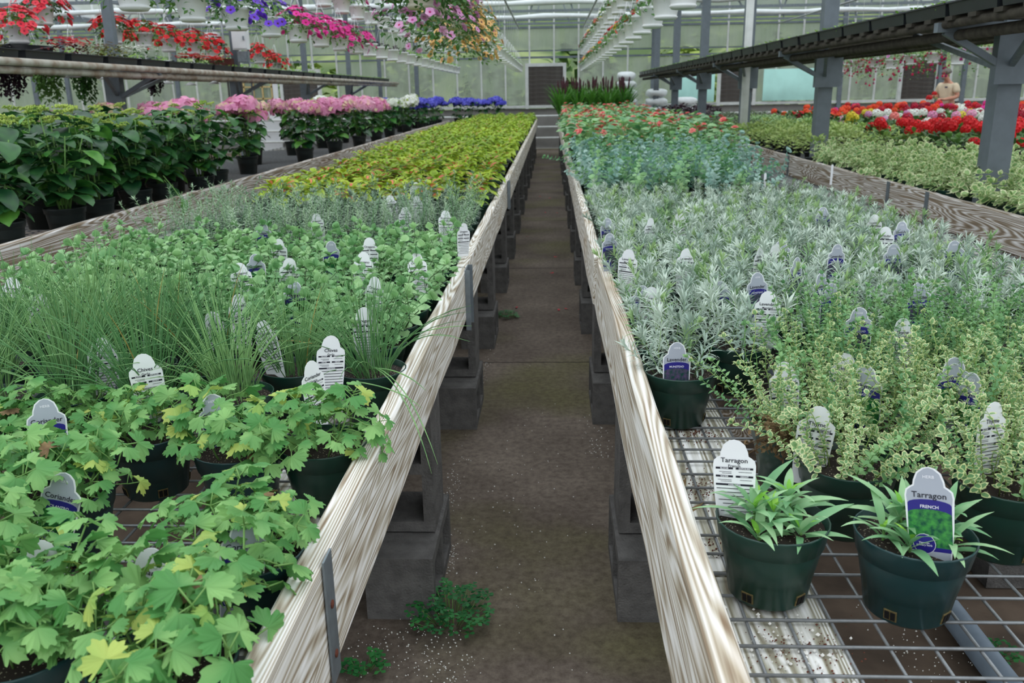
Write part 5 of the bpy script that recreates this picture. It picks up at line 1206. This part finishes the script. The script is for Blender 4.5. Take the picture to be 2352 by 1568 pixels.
for a in [(325, 812, 'chi', 1, .1, -.05), (483, 905, 'cor', 0, .15, .1), (150, 1085, 'cor', 0, -.35, .3), (355, 1258, 'cor', 1, -.3, .3), (85, 1240, 'cor', 1, .1, .2), (565, 1188, 'cor', 0, .3, .3), (100, 915, 'cor', 0, .2, .2), (485, 715, 'chi', 1, -.2, .0), (600, 735, 'chi', 1, -.5, .25), (760, 770, 'chi', 1, .3, .1), (712, 828, 'cor', 1, .9, .1), (545, 675, 'chi', 1, .6, .0), (835, 705, 'ore', 1, -.1, .1), (230, 775, 'chi', 1, .3, .1), (90, 675, 'chi', 1, .2, 0),
          (675, 645, 'ore', 0, .1, .1), (585, 583, 'ore', 0, -.15, .2), (603, 512, 'ore', 0, .2, .1), (640, 548, 'ore', 1, -.4, .15), (548, 603, 'ore', 1, .2, .3), (665, 592, 'ore', 1, .1, .1), (862, 635, 'ore', 1, -.6, .1), (848, 545, 'ore', 1, .2, .3), (835, 578, 'ore', 1, .2, .3), (955, 580, 'ore', 1, .3, .4), (930, 475, 'ros', 1, .5, .1), (895, 448, 'ros', 1, .1, .2), (957, 450, 'ros', 1, .4, .1), (1023, 483, 'ros', 1, .2, .3), (955, 418, 'ros', 1, .1, .1), (1065, 512, 'ore', 1, .7, 0), (28, 636, 'ore', 1, -.2, .3), (725, 490, 'ros', 1, .6, .1), (760, 553, 'ore', 0, .5, 0),
          (1520, 788, 'lav', 0, .12, .12), (1655, 645, 'lav', 0, .0, .05), (1400, 535, 'lav', 0, .5, 0), (1476, 655, 'lav', 0, .3, .1), (1497, 658, 'lav', 1, .2, .1), (1445, 572, 'lav', 1, -.3, 0), (1578, 570, 'lav', 1, .2, 0), (1615, 375, 'lav', 1, -.2, .2), (1890, 475, 'lav', 0, .2, .2), (2010, 492, 'lav', 1, .3, .1), (2035, 520, 'lav', 1, -.4, .2), (2072, 508, 'lav', 0, .3, .2), (2193, 552, 'lav', 0, .1, .0), (2053, 560, 'lav', 0, .2, 0), (1925, 560, 'lav', 0, .5, 0), (1783, 560, 'lav', 1, .3, .1), (1748, 565, 'lav', 1, .9, 0), (1795, 550, 'lav', 0, .3, .2), (1832, 590, 'lav', 0, .9, 0), (1887, 625, 'lav', 0, .8, 0), (1910, 650, 'lav', 0, .5, 0), (1740, 625, 'lav', 0, .4, .1), (2110, 648, 'lav', 0, .2, .2), (1975, 705, 'lav', 0, .2, .1), (1765, 668, 'lav', 1, -.2, .1), (1560, 488, 'lav', 1, .3, .1), (1495, 500, 'lav', 1, .8, 0), (1395, 500, 'lav', 0, .4, .1),
          (1940, 810, 'thl', 1, .1, .05), (1885, 932, 'thl', 1, -.05, .05), (1800, 830, 'thl', 1, .3, .2), (2193, 820, 'thy', 0, .2, .15), (1990, 838, 'thy', 0, -.5, .2), (2235, 855, 'thy', 0, -.9, .1), (2285, 922, 'thy', 1, .7, .1), (2075, 730, 'thy', 1, .4, .2), (1690, 1008, 'tar', 1, -.12, -.02), (2158, 1113, 'tar', 0, -.3, .15)]: TL.append(a)
tc_ = {}
for (px, py, kind, back, turn, lean) in TL:
    zt = {(1520, 788): .868, (325, 812): .925, (1885, 932): .885, (1940, 810): .885, (1800, 830): .885, (675, 645): .915, (585, 583): .92, (1655, 645): .885, (1497, 658): .885, (1476, 655): .885, (150, 1085): .86, (355, 1258): .86, (565, 1188): .86, (85, 1240): .86, (483, 905): .88}.get((px, py), .905 if kind not in ('ore', 'ros', 'lav') else .925)
    p = at_z(px, py, zt); near = p.y < 2.3; k = tc_.get((kind, back), 0); tc_[(kind, back)] = k+1
    roll = {(150, 1085): .25, (355, 1258): .25, (2158, 1113): -.16, (600, 735): -.3, (483, 905): -.15, (325, 812): -.06, (1690, 1008): -.06, (565, 1188): .2}.get((px, py), U(-.1, .1))
    rz = turn+(math.pi if back else 0)-math.atan2(p.x, p.y)*.6
    lean_ = lean*.5 if not back else -lean*.5
    if (px, py) == (1520, 788): p = Vector((.276, 1.797, .868)); zt = p.z
    if kind == 'tar': p = Vector((.268, 1.165, .905)) if back else Vector((.508, 1.072, .905)); zt = p.z
    M = Matrix.Translation((p.x, p.y, zt)) @ RM(0, 0, rz) @ RM(-lean_, roll if not back else -roll, 0) @ TM(0, 0, -.1455)
    o = ob('plant_tag', TG['lav' if kind == 'lav' else 'grn'], M=M)
    tag(o, '%s tag with %s, %s such tag counted from the front' % (NAMES[kind][2], 'its plain white back showing' if back else 'picture and blue band showing', nth(k)), 'tag', 'plant tags')
    if p.y < 4.2: tag_letters(o, kind, back, near)
for i, (px, py, Z) in enumerate(((1912, 380, .93), (1758, 400, .92), (1688, 385, .9))):
    p = at_z(px, py, Z); mb = MB(); mb.box((0, 0, -.06), (.014, .0015, .12)); mb.lathe([(.007, -.001), (.007, .001)], 10, M=RM(R(90), 0, 0)); mb.add([(.007*math.cos(a), -.0008, .007*math.sin(a)) for a in [k_*math.pi/8 for k_ in range(9)]], [tuple(range(9))])
    tag(build(mb, 'plant_stick', 'tag_white', loc=tuple(p)), 'thin plain white stick label near the eucalyptus, %s from the right' % nth(i), 'tag', 'plain stick labels')

# ------------------------------------------------------------------ white bags and sheets at the back wall
def bag_mesh(seed):
    rn = random.Random(seed); mb = MB(); nu, nv = 16, 10; vs = []
    for i in range(nv+1):
        f = -math.pi/2+math.pi*i/nv
        for j in range(nu):
            a = 2*math.pi*j/nu; e = lambda v, p: math.copysign(abs(v)**p, v); w = 1+.05*math.sin(3*a+seed+4*f)
            vs.append((.34*e(math.cos(f), .6)*e(math.cos(a), .6)*w, .24*e(math.cos(f), .6)*e(math.sin(a), .6)*w, .155+.155*e(math.sin(f), .8)))
    mb.add(vs, [(i*nu+j, i*nu+(j+1) % nu, (i+1)*nu+(j+1) % nu, (i+1)*nu+j) for i in range(nv) for j in range(nu)]); return mb.mesh('sack', ['bag_white'], True)
SACK = [bag_mesh(s) for s in (1, 2)]
for sx_, n_, nm in ((1.85, 9, 'taller'), (2.6, 7, 'middle'), (3.3, 6, 'shorter')):
    for k in range(n_): tag(ob('white_sack', SACK[k % 2], loc=(sx_+U(-.03, .03), 21.75, k*.205), rot=(0, 0, U(-.1, .1)), sc=(1-.04*k, 1, .68)), 'plump white sack in the %s stack at the back wall, %s from the bottom' % (nm, nth(k)), 'sack', 'white sacks at the back wall')
for i, (x0, x1) in enumerate(((3.2, 4.1), (5.3, 6.6))):
    mb = MB(); n_ = 12
    for k in range(n_+1): x = x0+(x1-x0)*k/n_; yy = -.1+.012*math.sin(k*2.1); mb.v += [(x, yy, 1.1), (x, yy, 1.86), (x, yy+.006, 1.1), (x, yy+.006, 1.86)]
    for k in range(n_): a = k*4; mb.f += [(a, a+4, a+5, a+1), (a+2, a+3, a+7, a+6), (a+1, a+5, a+7, a+3)]; mb.m += [0, 0, 0]
    o = build(mb, 'plastic_sheet', 'teal_sheet', wall, smooth=True); o['label'] = 'pale teal plastic sheet hung on the back wall'

# ------------------------------------------------------------------ the man at the back
def skin_obj(name, verts, edges, rad, mat, parent, sub=2):
    me = bpy.data.meshes.new(name); me.from_pydata(verts, edges, []); o = ob(name, me, parent); me.materials.append(MATS[mat])
    md = o.modifiers.new('Skin', 'SKIN'); md.use_smooth_shade = True; md.branch_smoothing = .6
    for i, r_ in enumerate(rad): me.skin_vertices[0].data[i].radius = r_ if hasattr(r_, '__len__') else (r_, r_); me.skin_vertices[0].data[i].use_root = (i == 0)
    sd = o.modifiers.new('Subdivision', 'SUBSURF'); sd.levels = 1; sd.render_levels = sub; return o
class Sk:
    def __init__(s): s.v = []; s.e = []; s.r = []
    def p(s, co, r_, parent=None): s.v.append(co); s.r.append(r_); i = len(s.v)-1; (s.e.append((parent, i)) if parent is not None else None); return i
man = thing('person', 'man in beige T-shirt with short grey hair, bending over flowers at the back', 'person', (8.05, 18.2, 0), .5)
k = Sk(); pel = k.p((0, 0, .96), .13); s1 = k.p((0, 0, 1.12), .135, pel); ch = k.p((-.03, 0, 1.32), .14, s1); nb = k.p((-.07, 0, 1.47), .07, ch); nk = k.p((-.11, 0, 1.53), .058, nb)
jaw = k.p((-.165, 0, 1.565), .066, nk); hd = k.p((-.16, 0, 1.635), .088, jaw); cr = k.p((-.145, 0, 1.69), .07, hd); k.p((-.258, 0, 1.588), .016, jaw)
for s in (-1, 1):
    k.p((-.135, s*.092, 1.62), .016, hd)
    sh = k.p((-.05, s*.17, 1.42), .062, ch); el = k.p((-.03, s*.235, 1.17), .046, sh); wr = k.p((-.27, s*.12, 1.15+.03*s), .03, el); pa = k.p((-.325, s*.095, 1.16+.03*s), (.036, .02), wr)
    for f in range(4): b0 = k.p((-.36, s*.095+(-.03+.02*f), 1.165+.03*s), .0095, pa); b1 = k.p((-.395+.004*abs(f-1), s*.085+(-.028+.019*f), 1.155+.03*s), .009, b0); k.p((-.405+.006*abs(f-1), s*.08+(-.026+.018*f), 1.13+.03*s), .008, b1)
    t0_ = k.p((-.335, s*.06, 1.175+.03*s), .011, pa); k.p((-.37, s*.045, 1.175+.03*s), .009, t0_)
    hp = k.p((0, s*.1, .88), .095, pel); kn = k.p((-.03, s*.11, .5), .062, hp); an = k.p((.02, s*.11, .1), .042, kn); k.p((-.13, s*.12, .05), .036, an)
skin_obj('body', k.v, k.e, k.r, 'skin', man)
k = Sk(); a0 = k.p((0, 0, .93), .155); a1 = k.p((0, 0, 1.12), .155, a0); a2 = k.p((-.03, 0, 1.32), .16, a1); k.p((-.062, 0, 1.44), .085, a2)
for s in (-1, 1): b0 = k.p((-.05, s*.175, 1.415), .078, a2); k.p((-.038, s*.22, 1.235), .07, b0)
skin_obj('shirt', k.v, k.e, k.r, 'shirt', man)
k = Sk(); a0 = k.p((0, 0, .97), .148)
for s in (-1, 1): b0 = k.p((0, s*.1, .86), .108, a0); b1 = k.p((-.03, s*.11, .5), .076, b0); k.p((.02, s*.11, .1), .06, b1)
skin_obj('trousers', k.v, k.e, k.r, 'trousers', man)
mb = MB(); mb.lathe([(.0, .075), (.05, .062), (.085, .02), (.094, -.03), (.088, -.03), (.0, .05)], 14, M=TM(-.135, 0, 1.66) @ RM(0, -.35, 0)); build(mb, 'hair', 'grey_hair', man, smooth=True)
mb = MB(); mb.lathe([(0, -.03), (.03, -.02), (.036, .01), (.02, .02), (0, .02)], 10, M=TM(-.218, 0, 1.535)); build(mb, 'beard', 'grey_hair', man, smooth=True)
for s in (-1, 1): mb = MB(); mb.lathe([(0, -.009), (.009, 0), (0, .009)], 8, M=TM(-.243, s*.032, 1.625)); build(mb, 'eye', 'eye_dark', man, smooth=True)
mb = MB(); mb.box((-.185, -.07, 1.36), (.006, .06, .03)); build(mb, 'shirt_logo', 'shirt_logo', man)
for s in (-1, 1): mb = MB(); mb.lathe([(0, 0), (.05, 0), (.055, .03), (.035, .09), (0, .1)], 12, M=TM(-.04, s*.115, 0) @ Matrix.Diagonal((2.2, 1, 1, 1))); build(mb, 'shoe', 'shoe', man, smooth=True)
d = thing('held_geranium', 'small red geranium held in the hands of the man', 'plant', (7.68, 18.02, 1.14)); ob('foliage', MND['pale'][0], d, sc=.45, loc=(.05, 0, -.06)); ob('flower_head', BALL['red_petal'][0], d, loc=(-.1, -.04, .02)); ob('flower_head', BALL['red_petal'][1], d, loc=(.02, .02, .1), sc=.8)

# ------------------------------------------------------------------ small things on the floor and the deck
def clover_mesh(seed, n, r_, h, pink=0):
    rn = random.Random(seed); mb = MB()
    for i in range(n):
        a = rn.uniform(0, 6.28); q = r_*math.sqrt(rn.random()); z = h*rn.uniform(.4, 1)*(1.1-q/r_*.6); b_ = rn.uniform(0, 6.28); p = (q*math.cos(a), q*math.sin(a), z)
        mb.tube([(p[0]*.5, p[1]*.5, 0), p], .0008, 3, 1)
        for k in range(3): mb.leaf(TM(*p) @ RM(0, 0, b_+k*2.094) @ RM(0, rn.uniform(-.2, .2), 0), .017, .017, -.2, .1, 3, (0,), lambda t: min(1, t*1.25)*(1 if t < .9 else .75))
    return mb.mesh('clover', ['clover', 'stem_green'], True)
for i, (px, py, n_, r_, h, lb) in enumerate([(1035, 1425, 110, .12, .11, 'big green clover clump growing at the foot of the left block'), (835, 1545, 26, .06, .06, 'small clover at the bottom edge under the left board'), (1165, 728, 46, .08, .05, 'clover patch further down the aisle beside the left blocks'), (2290, 1510, 14, .05, .05, 'tiny weed on the floor under the right wire deck')]):
    p = at_z(px, py, 0); tag(ob('clover_clump', clover_mesh(i, n_, r_, h), loc=(p.x, p.y, 0)), lb, 'weed')
PT = MB(); PT.leaf(Matrix.Identity(4), .022, .018, .5, .2, 3, (0,), round_); PT.leaf(RM(0, 0, 2), .018, .016, .5, .2, 3, (0,), round_); PT = PT.mesh('petal', ['petal_fallen'], True)
for i, (px, py) in enumerate(((1275, 590), (1268, 627), (1285, 712), (1303, 709), (1210, 543), (1185, 706), (1240, 451), (1262, 455), (1253, 488), (1281, 489))):
    p = at_z(px, py, .004); tag(ob('fallen_petal', PT, loc=(p.x, p.y, .003), rot=(0, 0, i)), 'pink red petal fallen on the aisle floor, %s counted from the camera' % nth(sorted((712, 709, 706, 627, 590, 543, 489, 488, 455, 451), reverse=True).index(py)), 'petal', 'fallen petals on the aisle floor')
def bits(name, label, spots, mat, size, zb, seed, cat):
    rn = random.Random(seed); mb = MB()
    for (cx, cy, rx, ry, n_) in spots:
        for _ in range(n_):
            s = size*rn.uniform(.4, 1.1); c = (cx+rn.gauss(0, rx), cy+rn.gauss(0, ry), zb+s*.4)
            mb.lathe([(0, -s*.5), (s*.5*rn.uniform(.7, 1.1), 0), (0, s*.5)], 4, 0, c)
    tag(build(mb, name, mat), label, cat, kind='stuff')
spots = []
for px, py, rx, ry, n_ in ((985, 1480, .05, .09, 110), (860, 1500, .04, .06, 60), (1030, 1280, .02, .12, 90), (1040, 1120, .02, .15, 70), (1010, 1560, .05, .08, 90), (1370, 1010, .03, .15, 60), (1110, 860, .02, .3, 60), (1200, 1200, .12, .5, 110)):
    p = at_z(px, py, 0); spots.append((p.x, p.y, rx, ry, n_))
bits('spilled_perlite', 'white perlite grains scattered over the aisle floor', spots, 'perlite', .0055, 0, 3, 'perlite')
spots = []
for px, py, rx, ry, n_ in ((1840, 1490, .03, .03, 46), (1780, 1460, .03, .04, 30), (1620, 1130, .02, .05, 14), (1690, 1530, .02, .02, 8)):
    p = at_z(px, py, GZ); spots.append((p.x, p.y, rx, ry, n_))
bits('perlite_on_plank', 'white perlite grains on the plank under the right wire deck', spots, 'perlite', .007, GZ-.005, 5, 'perlite')
spots = []
for px, py, rx, ry, n_ in ((1590, 1115, .035, .03, 260), (1600, 990, .03, .03, 200), (1850, 1480, .04, .03, 160), (1650, 1260, .02, .02, 70)):
    p = at_z(px, py, GZ); spots.append((p.x, p.y, rx, ry, n_))
bits('spilled_soil', 'dark crumbs of potting soil on the plank by the right board', spots, 'rust', .004, GZ-.005, 6, 'soil')
spots = []
for px, py, rx, ry, n_ in ((2120, 1500, .06, .1, 60), (2180, 1450, .08, .1, 40)):
    p = at_z(px, py, 0); spots.append((p.x, p.y, rx, ry, n_))
bits('floor_perlite', 'perlite specks on the dark floor below the right deck', spots, 'perlite', .006, 0, 8, 'perlite')
for i, (px, py, rz, lb) in enumerate(((1602, 1182, .2, 'curled brown dry leaf on the plank beside the right board'), (1590, 1140, 1.0, 'second brown dry leaf on the plank beside the right board'))):
    p = at_z(px, py, GZ+.008); mb = MB(); mb.leaf(Matrix.Identity(4), .05, .014, .9, .5, 5, (0,), lance); tag(build(mb, 'dry_leaf', 'dead_leaf', smooth=True, loc=(p.x-.03, p.y, GZ+.008), rot=(0, 0, rz)), lb, 'leaf')
